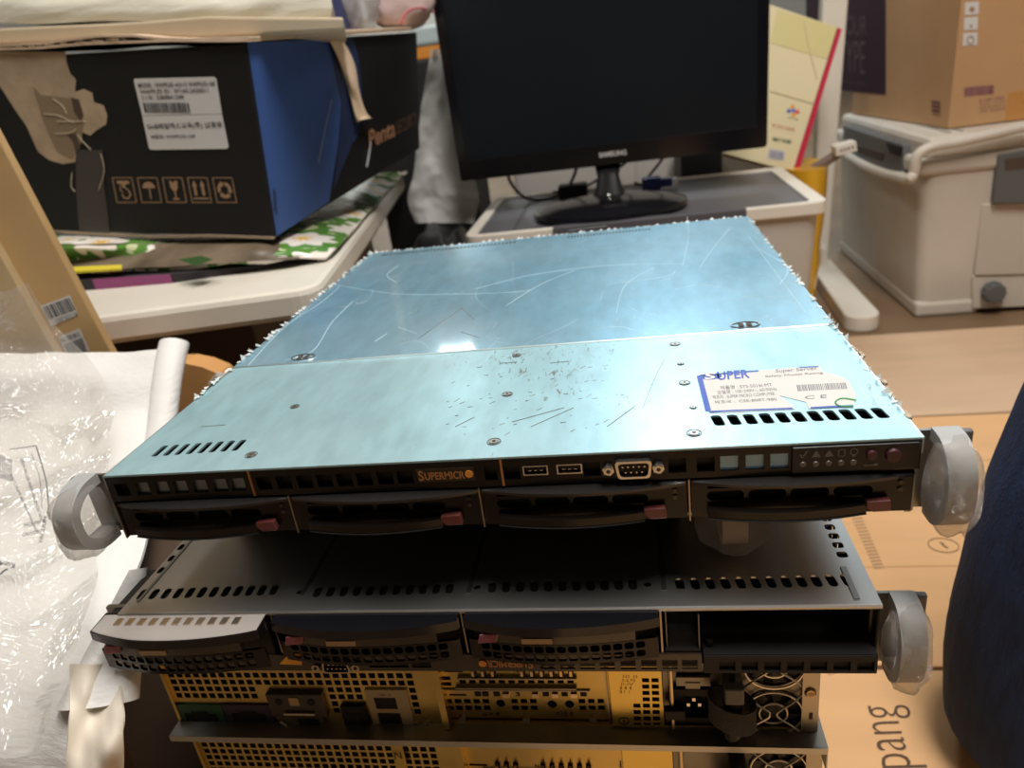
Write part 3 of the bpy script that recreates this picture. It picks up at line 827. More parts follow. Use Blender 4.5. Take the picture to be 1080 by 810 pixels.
obj('rack_handle', b, M('cream_handle', (.55, .45, .33), .45), low, True)
b = nb(); box(b, (xl-.014, -.006, .3185), (xl, -.003, .3595)); obj('rack_ear', b, M('ear_metal'), low)

# ================================================================== 2U SERVERS seen from the rear
UY, UT, UH, UX = .025, .3172, .0886, -.037
NS = 3
u2 = empty('rack_server', (UX, .30, UT-UH), 0, 'upper galvanised server with a painted-in yellow reflection, shown from its rear, right under the upside-down one', 'server', 'rack servers in the stack')
def fx(u, v=735): return py(u, v, UY).x
def fz(u, v): return py(u, v, UY).z
def FR2(u0, v0, u1, v1, off=0):
    um, vm = (u0+u1)/2, (v0+v1)/2
    return (fx(u0, vm), fz(um, v1), fx(u1, vm), fz(um, v0))
X0s, X1s = UX-.2215, UX+.2215; ZT, ZB = UT, UT-UH
zb = ZB+.001
b = nb(); box(b, (X0s, UY+.002, ZB+.0002), (X0s+.0012, .66, ZT-.0005)); box(b, (X1s-.0012, UY+.002, ZB+.0002), (X1s, .66, ZT-.0005)); box(b, (X0s, UY+.0, ZB+.0002), (X1s, .66, ZB+.0014)); box(b, (X0s, UY, ZT-.0018), (X1s, .66, ZT-.0006)); box(b, (X0s, .659, ZB), (X1s, .66, ZT-.001))
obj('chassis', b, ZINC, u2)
b = nb(); box(b, (X0s-.001, UY-.0145, ZB-.0006), (X1s+.003, .662, ZB+.0002)); box(b, (X0s-.001, UY-.0148, ZB-.0048), (X1s+.003, UY-.0140, ZB+.0002)); box(b, (X1s+.003, UY-.014, ZB-.020), (X1s+.0038, .45, ZB+.0002))
obj('cover_lip', b, ZINCD, u2)
b = nb(); box(b, (X0s+.004, UY+.012, ZB+.004), (X1s-.004, .64, ZT-.004)); obj('inner_bay', b, M('inside_shade', (.012, .006, .004), .7), u2)  # near-black block painted for the darkness behind the holes
# main perforated rear panel
pg = .00652
def overl(a, c): return not (a[2] < c[0]+.001 or a[0] > c[2]-.001 or a[3] < c[1]+.001 or a[1] > c[3]-.001)
blocks = [FR2(187, 740, 239, 768), FR2(238, 740, 291, 768), FR2(284, 726, 346, 769), FR2(362, 740, 391, 770), FR2(389, 724, 436, 771), (fx(446), ZB, fx(700), ZT)]
xm1 = fx(461, 720)
hl = []
c = X0s+.0065; 
while c < xm1-.004:
    z = ZT-.006
    while z > ZB+.006:
        r = (c-.0023, z-.0023, c+.0023, z+.0023)
        if not any(overl(r, q) for q in blocks): hl.append(R2(*r))
        z -= pg
    c += pg
b = nb(); perf(b, R2(X0s, ZB+.0012, xm1, ZT-.0018), hl, .0012, lambda X, Z: Vector((X, UY, Z)), (0, 1, 0))
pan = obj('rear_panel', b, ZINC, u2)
def blk(name, q, d0, d1, mat, parent=None, bev=0):
    b = nb(); box(b, (q[0], UY-d1, q[1]), (q[2], UY-d0, q[3])); return obj(name, b, mat, parent or u2, bevel=bev)
def dsub(name, q, mat, parent, w=.0125):
    cx, cz = (q[0]+q[2])/2, (q[1]+q[3])/2; b = nb()
    pts = [(cx-w, cz-.0035), (cx-w*.55, cz-.0035), (cx-w*.5, cz-.0055), (cx+w*.5, cz-.0055), (cx+w*.55, cz-.0035), (cx+w, cz-.0035), (cx+w, cz+.0035), (cx+w*.55, cz+.0035), (cx+w*.5, cz+.0055), (cx-w*.5, cz+.0055), (cx-w*.55, cz+.0035), (cx-w, cz+.0035)]
    prism(b, [(a, UY-.0016, z) for a, z in pts], (0, -.0004, 0)); return obj(name, b, mat, parent)
q = FR2(190, 742, 238, 767); g = blk('serial_plate', q, 0, .0015, M('green_plate', (.02, .10, .04), .5)); dsub('port_opening', q, DARKIN, g)
q = FR2(239, 742, 290, 767); g = blk('serial_plate', q, 0, .0015, M('indigo_plate', (.04, .035, .075), .5)); dsub('port_opening', q, DARKIN, g)
q = FR2(286, 728, 344, 752); g = blk('port_module', q, 0, .004, M('module_dark', (.045, .034, .025), .45), bev=.0006)
b = nb(); Y = UY-.0041
cx = (q[0]+q[2])/2; cz = (q[1]+q[3])/2
box(b, (cx-.004, Y-.0003, cz+.001), (cx+.003, Y, cz+.008)); obj('module_label', b, M('label_sand', (.45, .33, .16), .5), g)
b = nb(); cyl(b, (cx-.012, Y, cz+.004), (cx-.012, Y-.0004, cz+.004), .0028, n=14); cyl(b, (cx+.012, Y, cz+.004), (cx+.012, Y-.0004, cz+.004), .0028, n=14); obj('port_opening', b, DARKIN, g)
b = nb(); box(b, (cx-.010, Y-.002, cz-.0065), (cx+.013, Y, cz-.0048)); obj('module_catch', b, M('port_nickel'), g)
q = FR2(296, 753, 344, 768); g = blk('drive_slot', q, 0, .003, M('slot_metal', (.20, .17, .12), .4, .8))
b = nb(); box(b, (q[0]+.016, UY-.0034, q[1]+.001), (q[2]-.003, UY-.003, q[3]-.001)); obj('port_opening', b, DARKIN, g)
b = nb(); tube(b, [(q[0]+.003, UY-.004, q[3]-.003), (q[0]+.009, UY-.004, q[1]+.004)], .0012, 6); obj('slot_lever', b, M('port_nickel'), g)
q = FR2(364, 742, 389, 769); g = blk('network_port', q, 0, .003, BLKM)
b = nb()
for k in range(2): box(b, (q[0]+.002, UY-.0034, q[1]+.004+k*.009), (q[2]-.002, UY-.003, q[1]+.009+k*.009))
obj('port_opening', b, DARKIN, g)
# cream panel with two square ports
q = FR2(391, 726, 434, 770); CREAM = M('cream_panel', (.40, .33, .20), .5)
h1 = FR2(396, 734, 419, 746); h2 = FR2(400, 750, 424, 762)
b = nb(); perf(b, R2(*q), [R2(*h1), R2(*h2)], .0015, lambda X, Z: Vector((X, UY-.0016, Z)), (0, 1, 0)); g = obj('port_panel', b, CREAM, u2)
for hh in (h1, h2): b = nb(); box(b, (hh[0], UY-.0008, hh[1]), (hh[2], UY+.001, hh[3])); obj('port_opening', b, DARKIN, g)
j = nb()
for s, r in (('-o 1', FR2(400, 729, 412, 732)), ('o 2', FR2(408, 764.5, 421, 768))):
    lettering('x', s, None, V3(r[0], UY-.0018, r[1]), V3(r[2], UY-.0018, r[1]), V3(r[0], UY-.0018, r[3]), join=j)
obj('panel_print', j, INK, g)
for u in (440, 452):
    b = nb(); x, z = fx(u, 764), fz(u, 763); cyl(b, (x, UY, z), (x, UY-.0016, z), .0034, .0030, 18); s = obj('screw', b, M('port_nickel'), u2, True)
    b = nb(); cyl(b, (x, UY-.0016, z), (x, UY-.0018, z), .0013, n=8); obj('hex_recess', b, INKB, s)
# expansion slot bay
q = (fx(462, 735), ZB+.0025, fx(643, 735), ZT-.002)
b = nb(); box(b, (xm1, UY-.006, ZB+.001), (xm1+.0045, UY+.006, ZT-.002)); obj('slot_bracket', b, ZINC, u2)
hl = []
def H(u0, v0, u1, v1): r = FR2(u0, v0, u1, v1); hl.append(R2(*r))
H(467, 710, 487, 712.5)
H(467, 717, 474, 721); H(468, 723, 475, 727)
for k in range(12): u = 483.5+k*10.4; H(u, 720, u+6.8, 724.5)
H(473, 735.5, 491, 737.5)
for k in range(5):
    for r in range(2): H(469+k*9.8+r*1.5, 741+r*7, 476+k*9.8+r*1.5, 745.5+r*7)
for k in range(3):
    for r in range(2): H(538.5+k*10+r, 741+r*7, 545.5+k*10+r, 745.5+r*7)
for k in range(3):
    for r in range(2): H(610+k*10+r, 741+r*7, 617+k*10+r, 745.5+r*7)
for u, v in ((527.5, 745.5), (582, 746.5), (600.5, 746.5)): hl.append(CR(fx(u, v), fz(u, v), .0031, 14, .0034))
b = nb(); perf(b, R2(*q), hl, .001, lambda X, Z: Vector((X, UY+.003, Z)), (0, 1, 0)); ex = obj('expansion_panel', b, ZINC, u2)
b = nb()
for v0 in (730.5,): r = FR2(463, v0, 622, v0+1.2); box(b, (r[0], UY+.0018, r[1]), (r[2], UY+.003, r[3]))
for r in (FR2(482, 716.5, 608, 718), FR2(480, 727, 608, 728)): box(b, (r[0], UY+.0005, r[1]), (r[2], UY+.003, r[3]))
for r in (FR2(640, 706, 641.5, 766),): box(b, (r[0], UY, r[1]), (r[2], UY+.003, r[3]))
obj('slot_ridge', b, M('ridge_metal', (.36, .33, .26), .35, 1.), ex)
b = nb(); bc = nb()
for k in range(11):
    if k in (3, 4): continue
    r = FR2(496+k*10.3, 708.5, 501.5+k*10.3, 713.5); box(b, (r[0], UY+.001, r[1]), (r[2], UY+.003, r[3])); box(bc, (r[0]+.001, UY-.0012, r[1]+.001), (r[0]+.0028, UY+.001, r[3]+.0012))
for u in (500, 508, 520, 530, 561, 572, 582, 592, 602, 612):
    r = FR2(u, 733, u+6.5, 737); box(bc, (r[0], UY+.0005, r[1]), (r[2], UY+.003, r[3])) if u % 4 else box(b, (r[0], UY+.002, r[1]), (r[2], UY+.003, r[3]))
obj('port_opening', b, DARKIN, ex); obj('contact_tabs', bc, M('tab_brass', (.62, .50, .30), .3, 1.), ex)
j = nb()
for s, r in (('N', FR2(541, 709, 546, 713)), ('3', FR2(543, 733.5, 548, 738)), ('o-> 4', FR2(508, 754, 526, 759)), ('<10 4', FR2(586, 753, 604, 759))):
    lettering('x', s, None, V3(r[0], UY+.0028, r[1]), V3(r[2], UY+.0028, r[1]), V3(r[0], UY+.0028, r[3]), join=j, bold=.02)
obj('panel_print', j, INKB, ex)
for u in (487.5, 555.5, 625.5):
    b = nb(); x, z = fx(u, 760), fz(u, 759.5); cyl(b, (x, UY+.003, z), (x, UY-.0005, z), .0026, n=14); s = obj('screw', b, M('port_nickel'), u2, True)
# plain zinc plate with engraved marks, then narrow grid
q = (fx(644, 735), ZB+.0025, fx(699, 735), ZT-.002); hl = []
for k in range(3):
    for r in range(8):
        if k == 0 and r < 4: continue
        hl.append(R2(*FR2(667+k*10+r*.25, 714+r*6.7, 674.5+k*10+r*.25, 718.3+r*6.7)))
H0 = FR2(620.5, 707, 627.5, 711)
b = nb(); perf(b, R2(*q), hl, .001, lambda X, Z: Vector((X, UY-.001, Z)), (0, 1, 0)); pp = obj('cover_plate', b, M('amber_reflect_plate', (.62, .47, .13), .3, 1., bump=.05), u2)  # amber reflection kept in this plate's colour as well
j = nb()
for k, s in enumerate(('III II', '3-2 F2', 'II-IV', 'III', '21 I')):
    r = FR2(657-k, 711+k*4, 672-k*2, 713.6+k*4)
    lettering('x', s, None, V3(r[0], UY-.0012, r[1]), V3(r[2], UY-.0012, r[1]), V3(r[0], UY-.0012, r[3]), join=j)
obj('embossed_marks', j, M('emboss_ochre', (.40, .27, .08), .5, .4), pp)
b = nb(); x, z = fx(658, 759), fz(658, 759); tube(b, [(x+.0032*cos(a), UY-.0012, z+.003*sin(a)) for a in [2*pi*k/20 for k in range(20)]], .0004, 5, True); cyl(b, (x, UY-.001, z), (x, UY-.0014, z), .0009, n=10)
obj('stamped_ring', b, INKB, pp)
# power supply: latch, mains inlet, pull handle with strap, two fans
q = (fx(700, 735), ZB+.0025, X1s-.002, ZT-.002)
b = nb(); px0, px1 = fx(785, 735), fx(846, 735); fcx = (px0+px1)/2; r_ = .0185
fz1, fz2 = fz(808, 701), fz(808, 750)
i0, i1 = fx(716, 742), fx(748, 742)
cxi = (i0+i1)/2; zi_ = fz(731, 742)
hl = [CR(fcx, fz1, r_, 28), CR(fcx, fz2, r_, 28), R2(cxi-.0125, zi_-.0105, cxi+.0125, zi_+.011)]
perf(b, R2(*q), hl, .0012, lambda X, Z: Vector((X, UY+.001, Z)), (0, 1, 0)); psu = obj('power_supply_panel', b, M('psu_metal', (.22, .21, .18), .4, 1.), u2)
for zc in (fz1, fz2):
    b = nb(); cyl(b, (fcx, UY+.0025, zc), (fcx, UY+.010, zc), .0185, n=28, caps=True); fan = obj('fan', b, DARKIN, u2, True)
    b = nb()
    for k in range(7):
        a = 2*pi*k/7; P = [(fcx+cos(a+t)*r, UY+.0022-.0006*(t*4), zc+sin(a+t)*r) for r, t in ((.006, 0), (.017, .25), (.017, .75), (.006, .55))]; prism(b, P, (0, .0006, 0))
    cyl(b, (fcx, UY+.0005, zc), (fcx, UY+.003, zc), .0068, n=20)
    obj('fan_blades', b, M('fan_black', (.018, .018, .018), .45), fan)
    b = nb()
    for r in (.0178, .0085): tube(b, [(fcx+r*cos(a), UY-.0018, zc+r*sin(a)) for a in [2*pi*k/32 for k in range(32)]], .0007, 6, True)
    for sx in (-1, 1):
        tube(b, spline([(fcx+sx*.0205, UY-.0012, zc+.0200), (fcx+sx*.011, UY-.0025, zc+.0095), (fcx+sx*.0035, UY-.0028, zc+.003), (fcx+sx*.0022, UY-.0028, zc), (fcx+sx*.0035, UY-.0028, zc-.003), (fcx+sx*.011, UY-.0025, zc-.0095), (fcx+sx*.0205, UY-.0012, zc-.0200)], 5), .0007, 6)
    obj('finger_guard', b, M('guard_wire', (.70, .66, .56), .28, 1.), fan)
    for sx in (-1, 1):
        for sz in (-1, 1):
            x, z = fcx+sx*.0212, zc+sz*.0200
            b = nb(); cyl(b, (x, UY+.001, z), (x, UY-.0030, z), .0040, .0036, 14); sc = obj('rubber_mount', b, BLKM, fan, True)
            b = nb(); cyl(b, (x, UY-.0030, z), (x, UY-.0046, z), .0029, .0024, 14); obj('brass_screw', b, M('screw_brass', (.45, .33, .17), .35, 1.), fan, True)
# inlet
zi = fz(731, 742); b = nb(); cx = (i0+i1)/2
perf(b, rounded([(cx-.0155, zi-.0135), (cx+.0155, zi-.0135), (cx+.0155, zi+.0150), (cx-.0155, zi+.0150)], 3, .002), [rounded([(cx-.0115, zi-.0090), (cx+.0115, zi-.0090), (cx+.0115, zi+.0050), (cx+.007, zi+.0095), (cx-.007, zi+.0095), (cx-.0115, zi+.0050)], 3, .0015)], .006, lambda X, Z: Vector((X, UY-.0030, Z)), (0, 1, 0))
il = obj('mains_inlet', b, BLKM, u2)
b = nb(); box(b, (cx-.0124, UY+.006, zi-.010), (cx+.0124, UY+.007, zi+.0105)); obj('inlet_floor', b, DARKIN, il)
b = nb()
for dx, dz in ((-.0035, -.001), (.0035, -.001), (0, .0035)): box(b, (cx+dx-.0010, UY+.000, zi+dz-.0016), (cx+dx+.0010, UY+.006, zi+dz+.0010))
obj('inlet_pin', b, STEEL, il)
b = nb(); box(b, (i0-.001, UY-.002, zi+.017), (i1+.001, UY, zi+.024)); box(b, (cx-.005, UY-.0026, zi+.015), (cx+.004, UY-.002, zi+.020)); obj('inlet_cover', b, M('psu_metal'), u2)
xl0, xl1 = fx(701, 735), fx(712, 735)
b = nb(); box(b, (xl0+.003, UY-.006, ZB+.004), (xl1-.001, UY-.001, ZT-.010)); obj('latch_lever', b, M('latch_brass', (.60, .48, .28), .3, 1.), u2, bevel=.001)
b = nb(); box(b, (xl0-.001, UY-.009, fz(705, 748)), (xl0+.012, UY-.004, fz(705, 738))); obj('latch_tip', b, BLKM, u2, bevel=.0008)
# plastic pull handle and fabric strap
xh = fx(768, 735); b = nb()
tube(b, spline([(xh, UY, ZT-.020), (xh, UY-.016, ZT-.022), (xh, UY-.020, ZT-.040), (xh, UY-.020, ZT-.060), (xh, UY-.016, ZB+.014), (xh, UY, ZB+.010)], 5), .0055, 10)
obj('pull_handle', b, BLKM, u2, True)
b = nb()
def strapring(zc, tilt, r, w):
    P = [(xh+r*1.0*cos(a), UY-.018+r*.75*sin(a), zc+tilt*cos(a)) for a in [2*pi*k/22 for k in range(22)]]
    for i in range(22):
        a, c = Vector(P[i]), Vector(P[(i+1) % 22]); W = Vector((0, 0, w/2))
        ou = (a-Vector((xh, UY-.018, a.z))).normalized()*.0012; ou2 = (c-Vector((xh, UY-.018, c.z))).normalized()*.0012
        V = [b.verts.new(p) for p in (a-W, c-W, c+W, a+W, a-W+ou, c-W+ou2, c+W+ou2, a+W+ou)]
        for f in ((0, 1, 2, 3), (7, 6, 5, 4), (0, 4, 5, 1), (3, 2, 6, 7)): b.faces.new([V[k] for k in f])
strapring(fz(768, 737)+.010, -.004, .0130, .018)
stp = obj('cable_strap', b, M('strap_fabric', (.045, .042, .040), .9, bump=1., bscale=900), u2, True)
b = nb(); box(b, (xh-.006, UY-.033, fz(768, 727)+.022), (xh+.005, UY-.027, fz(768, 711)+.022)); obj('strap_buckle', b, M('buckle_grey', (.07, .07, .075), .4), u2, bevel=.0012)
# right edge flange
b = nb(); box(b, (X1s-.010, UY-.003, ZB+.001), (X1s, UY+.003, ZT-.002)); fl = obj('side_flange', b, M('flange_metal', (.40, .37, .30), .4, 1.), u2)
b = nb(); box(b, (X1s-.0055, UY-.0034, ZB+.012), (X1s-.0035, UY-.003, ZB+.017)); obj('flange_slot', b, INKB, fl)
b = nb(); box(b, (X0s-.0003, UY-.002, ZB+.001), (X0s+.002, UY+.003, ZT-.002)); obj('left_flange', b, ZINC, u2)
root2 = u2
for i in range(1, NS):
    c = copy_tree(u2); c.location.z -= UH*i; c.location.x += (.004, -.002)[i-1]
    c['label'] = ('galvanised server second from the stack bottom, yellow paper tag on its rear', 'lowest galvanised server of the stack, hardly seen below the tagged one')[i-1]
    if i == 1:
        b = nb(); zz = ZT-.012; x = fx(417, 795)+0
        prism(b, [(x-.004, UY-.003, zz), (x+.0045, UY-.003, zz+.001), (x+.0045, UY-.004, zz-.03), (x-.004, UY-.004, zz-.032)], (0, -.0005, 0))
        t = obj('paper_tag', b, M('tag_yellow', (.62, .45, .10), .6), None); t.parent = c; t.matrix_parent_inverse = root2.matrix_basis.inverted()
        j = lettering('tag_print', 'N', INKB, V3(x-.0025, UY-.0052, zz-.018), V3(x+.003, UY-.0052, zz-.017), V3(x-.0025, UY-.0052, zz-.011), t)
# pad below the stack
b = nb(); box(b, (UX-.24, .04, .000), (UX+.218, .66, ZT-UH*NS-.0055))
pad = obj('carton', b, CARD, None, bevel=.003); tag(pad, 'flat brown carton lying under the whole stack of servers', 'box')

# ================================================================== LEFT: foam sheet, plastic bag, cartons
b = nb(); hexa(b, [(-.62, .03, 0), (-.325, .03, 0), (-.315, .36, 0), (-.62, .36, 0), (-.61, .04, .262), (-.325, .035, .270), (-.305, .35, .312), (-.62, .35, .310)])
c1 = obj('carton', b, M('shaded_brown_card', (.075, .045, .028), .85, bump=.2), None, bevel=.003); tag(c1, 'brown carton coloured dark for shade under the white foam sheet, left of the servers', 'box')  # dark colour stands in for the shade beside the stack
b = nb(); P = [(-.66, .402, 0), (-.385, .402, 0), (-.385, .402, .340), (-.392, .402, .352), (-.41, .402, .362), (-.43, .402, .368), (-.66, .402, .372)]; prism(b, P, (0, .030, 0))
c2 = obj('carton', b, M('orange_card', (.56, .29, .10), .8, bump=.2, bscale=40, var=.06), None); tag(c2, 'orange brown carton edge showing behind the curled white foam', 'box')
b = nb(); tube(b, [(-.402, .399, .340), (-.388, .396, .352), (-.374, .395, .345)], .005, 6); obj('torn_tape', b, M('tape_grey', (.42, .40, .36), .4), c2, True)

FOAMS = M('foam_sheet', (.78, .775, .76), .55, bump=.5, bscale=70, stretch=(1, 1, 4))
def fold(p):
    return Vector((0, 0, 0))+Vector((.3, -.6, .7))*(.012*noise.noise(p*9+Vector((3, 1, 2)))+.005*noise.noise(p*26))
rowsdef = [(372, .350, 168), (400, .315, 172), (440, .285, 176), (500, .19, 165), (545, .140, 160), (590, .085, 150), (640, .035, 126), (690, .0, 122), (740, -.025, 124), (790, -.045, 128), (850, -.06, 126)]
rows = []
for v, y, ur in rowsdef:
    rows.append([py(u, v, y) for u in (-90, -40, 10, 60, 100, 130, ur) if u <= ur-12 or u == ur])
mn = min(len(r) for r in rows)
def resample(r, n):
    s = spline(r, 8); return [s[round(i*(len(s)-1)/(n-1))] for i in range(n)]
rows = [resample(r, 8) for r in rows]
b = nb(); sheet(b, rows, .0025, 5, 5, fold)
fs = obj('foam_sheet', b, FOAMS, None, True, angle=80); tag(fs, 'white foam packing sheet draped left of the servers under the clear bag', 'packing foam')
# curled far edge
b = nb(); A = py(184, 362, .345); B = py(166, 470, .245); R = []
for k in range(9):
    t = k/8; c = A.lerp(B, t)+Vector((0, 0, .003*sin(t*5)))
    ra = .0155-.002*t
    R.append([c+Vector((ra*1.05*cos(a), -ra*.6*sin(a)*.9, ra*sin(a)*.6)) for a in [radians(-40+i*280/14) for i in range(15)]])
V = [[b.verts.new(p) for p in r] for r in R]
for i in range(8):
    for j in range(14): b.faces.new((V[i][j], V[i][j+1], V[i+1][j+1], V[i+1][j]))
thicken(b, .0025)
obj('curled_edge', b, FOAMS, fs, True, angle=80)
# lower curled flap
b = nb(); A = py(146, 600, .03); B = py(103, 742, -.03); R = []
for k in range(11):
    t = k/10; c = A.lerp(B, t); ra = .006+.019*t
    R.append([c+Vector((ra*cos(a)*1.15, -ra*.5*sin(a), ra*.35*sin(a)+ra*.15*cos(a))) for a in [radians(-30+i*250/16) for i in range(17)]])
V = [[b.verts.new(p) for p in r] for r in R]
for i in range(10):
    for j in range(16): b.faces.new((V[i][j], V[i][j+1], V[i+1][j+1], V[i+1][j]))
thicken(b, .002)
obj('curled_flap', b, FOAMS, fs, True, angle=80)
# beige lining hanging below
b = nb(); rows = [[py(u, v, y-.016-.004*sin(u*.11+v*.05)) for u in (72, 86, 98, 110, 120, ue)] for v, y, ue in ((700, -.006, 122), (728, -.019, 125), (755, -.031, 130), (790, -.045, 131), (825, -.053, 129), (865, -.06, 126))]
sheet(b, rows, .0015, 6, 6, fold)
ln = obj('paper_lining', b, M('cream_paper', (.76, .69, .58), .7, bump=.3, bscale=60), fs, True, angle=80)

# clear bag over the foam
BAG = plastic_film('bag_film', (.97, .96, .94), .20, .10, .7, 13, .12)
rd = [(300, .30, 30), (345, .325, 60), (385, .305, 100), (430, .26, 120), (480, .20, 118), (530, .150, 112), (580, .100, 105), (630, .05, 100), (680, .01, 85), (730, -.02, 62), (790, -.05, 40)]
rows = []
for v, y, ur in rd:
    rows.append([py(-90+(ur+90)*i/7, v-(10*sin(i*.9)), y-.024) for i in range(8)])
def crump(p):
    q = p*13
    a = noise.noise(q); c = noise.noise(q*2.3+Vector((7, 1, 3)))
    return Vector((.15, -.55, .8))*(.013*abs(a)+.005*c)
b = nb(); sheet(b, rows, 0, 9, 8, crump)
bag = obj('plastic_bag', b, BAG, None, True, angle=180); tag(bag, 'crinkled clear plastic packing bag with black print, lying on the white foam', 'bag')
# its printing follows the film
dgx = bpy.context.evaluated_depsgraph_get()
from mathutils.bvhtree import BVHTree
bm_ = nb(); bm_.from_mesh(bag.data); tree = BVHTree.FromBMesh(bm_)
def onbag(u, v):
    h = tree.ray_cast(CAM, ray(u, v).normalized())
    return (h[0]+(CAM-h[0]).normalized()*.0012) if h[0] else py(u, v, .15)
j = nb()
def barpoly(p): poly(j, [onbag(*q) for q in p])
u = 0
for k in range(9):
    u0 = -4+k*1.9; barpoly([(u0, 478+k*.8), (u0+.9, 478+k*.8), (u0+1.6, 503+k*.6), (u0+.7, 503+k*.6)])
def bagline(pts, w):
    for (a, c) in zip(pts, pts[1:]):
        d = Vector((c[0]-a[0], c[1]-a[1])); n = Vector((-d.y, d.x)).normalized()*w/2
        barpoly([(a[0]-n.x, a[1]-n.y), (c[0]-n.x, c[1]-n.y), (c[0]+n.x, c[1]+n.y), (a[0]+n.x, a[1]+n.y)])
bagline([(10, 474), (24, 472), (38, 470)], .7); bagline([(38, 470), (44, 490), (49, 508), (51, 530), (52, 548)], 1.1); bagline([(33, 478), (41, 500), (44, 520), (44, 536)], .5)
def bagtext(s, A, B, h, bold=0):
    me = text_mesh(s, bold); xs = [v.co.x for v in me.vertices]; ys = [v.co.y for v in me.vertices]
    x0, x1, y0, y1 = min(xs), max(xs), min(ys), max(ys); d = Vector((B[0]-A[0], B[1]-A[1])); n = Vector((d.y, -d.x)).normalized()*h
    for v in me.vertices:
        a = (v.co.x-x0)/(x1-x0); c = (v.co.y-y0)/(y1-y0)
        v.co = onbag(A[0]+d.x*a+n.x*c, A[1]+d.y*a+n.y*c)
    j.from_mesh(me); bpy.data.meshes.remove(me)
bagtext('UEN IN UB REMVIN BVOCVM', (21, 484), (42, 548), 3.2); bagtext('VACUUM 85 REVIENVENT', (10, 500), (38, 562), 2.6)
bagtext('PACK MNNE', (26, 556), (48, 551), 4); bagtext('CAUTION', (24, 566), (42, 562), 4); bagtext('VACUUM', (44, 574), (50, 545), 4); bagtext('Kun4', (16, 594), (0, 591), 6, .01)
bagline([(0, 606), (4, 602), (8, 600)], 1.6)
obj('bag_print', j, M('bag_ink', (.06, .06, .07), .6), bag)
bm_.free()

# two flattened cartons leaning on the table apron
def leaning(y, cx, wid, hgt, rot, mat, label):
    r = empty('flat_carton', (cx, y, 0), 0, label, 'cardboard')
    mt = Matrix.Translation((cx, y, 0)) @ Matrix.Rotation(radians(9.6), 4, 'Z') @ Matrix.Rotation(rot, 4, 'Y')
    b = nb(); box(b, (-wid, 0, 0), (0, .012, hgt), mt)
    zmin = min(v.co.z for v in b.verts); 
    o = obj('board', b, mat, r, bevel=.0015)
    return r, mt, zmin
CARD3 = M('kraft_card', (.52, .34, .15), .8, bump=.15, bscale=60, var=.06, vscale=10)
CARD4 = M('pale_kraft_card', (.50, .37, .20), .8, bump=.15, bscale=60, var=.06, vscale=10)
a1 = math.atan2(.552-.517, .634-.385); a2 = math.atan2(.591-.568, .552-.393)
r1, m1, z1 = leaning(.400, -.517+.385*math.tan(a1), .42, .80, -a1, CARD3, 'flattened brown carton with two barcode stickers leaning at the left of the table')
r2, m2, z2 = leaning(.380, -.568+.393*math.tan(a2), .36, .62, -a2, CARD4, 'paler flattened carton leaning in front of the one with barcode stickers')
r1.location.z -= z1; r2.location.z -= z2
def card_sticker(c, parent, dz, name):
    o = m1 @ Vector((0, -.0003, 0)); pl_ = Plane(o, o+Vector((cos(radians(9.6)), sin(radians(9.6)), 0)), o+Vector((0, 0, 1)))
    P = [pl_.p(u, v)-Vector((0, 0, dz)) for u, v in c]
    b = nb(); prism(b, P, (0, -.0003, 0)); s = obj(name, b, PAPER, parent); s['label'] = 'white barcode sticker'
    return s, P
def bars(P, parent, u0, u1, v0, v1, n, off=-.0006):
    j = nb(); O, X, Y = P[0], P[1]-P[0], P[3]-P[0]; t = u0
    while t < u1:
        w = rn(.25, 1)*(u1-u0)/n; a = O+X*t; 
        poly(j, [p+Vector((0, off, 0)) for p in (O+X*t+Y*v0, O+X*(t+w)+Y*v0, O+X*(t+w)+Y*v1, O+X*t+Y*v1)]); t += w+rn(.3, 1)*(u1-u0)/n
    return obj('barcode', j, INK, parent)
s, P = card_sticker([(21, 269), (53, 257), (62, 279), (33, 292)], r1, -z1, 'barcode_sticker'); bars(P, s, .04, .92, .08, .68, 18)
j = nb(); O, X, Y = P[0], P[1]-P[0], P[3]-P[0]; lettering('x', '1247 0312 N', None, O+X*.25+Y*.95+V3(0, -.0006, 0), O+X*.95+Y*.95+V3(0, -.0006, 0), O+X*.25+Y*.76+V3(0, -.0006, 0), join=j); obj('sticker_text', j, INK, s)
s, P = card_sticker([(41, 303), (64, 294), (75, 319), (53, 330)], r1, -z1, 'barcode_sticker'); bars(P, s, .10, .92, .35, .92, 26)
j = nb(); O, X, Y = P[0], P[1]-P[0], P[3]-P[0]; lettering('x', 'No. 250 0812', None, O+X*.05+Y*.26+V3(0, -.0006, 0), O+X*.9+Y*.26+V3(0, -.0006, 0), O+X*.05+Y*.1+V3(0, -.0006, 0), join=j); obj('sticker_text', j, INK, s)

# ================================================================== WHITE TABLE with black carton
TA = radians(9.6); tab = empty('folding_table', (-.75, 1.0, 0), 0, 'cream white plastic table holding the black carton, left behind the servers', 'table')
C0 = Vector((-.288, .492, 0)); ex_ = Vector((-cos(TA), -sin(TA), 0)); ey_ = Vector((-sin(TA), cos(TA), 0))
def tp(a, c, z): p = C0+ex_*a+ey_*c; return Vector((p.x, p.y, z))
def tabprism(a0, c0, a1, c1, z0, z1, r, bm):
    pl = rounded([(a0, c0), (a1, c0), (a1, c1), (a0, c1)], 6, r)
    prism(bm, [tp(a, c, z0) for a, c in pl], (0, 0, z1-z0))
b = nb(); tabprism(0, 0, 1.25, 1.08, .382, .420, .035, b); obj('table_top', b, WHITEP, tab, bevel=.008)
for a, c in ((.13, .95), (1.1, .95), (.40, .12), (1.1, .12)):
    b = nb(); tabprism(a-.035, c-.02, a+.025, c+.02, 0, .383, .008, b); obj('leg', b, WHITEP, tab, bevel=.003)
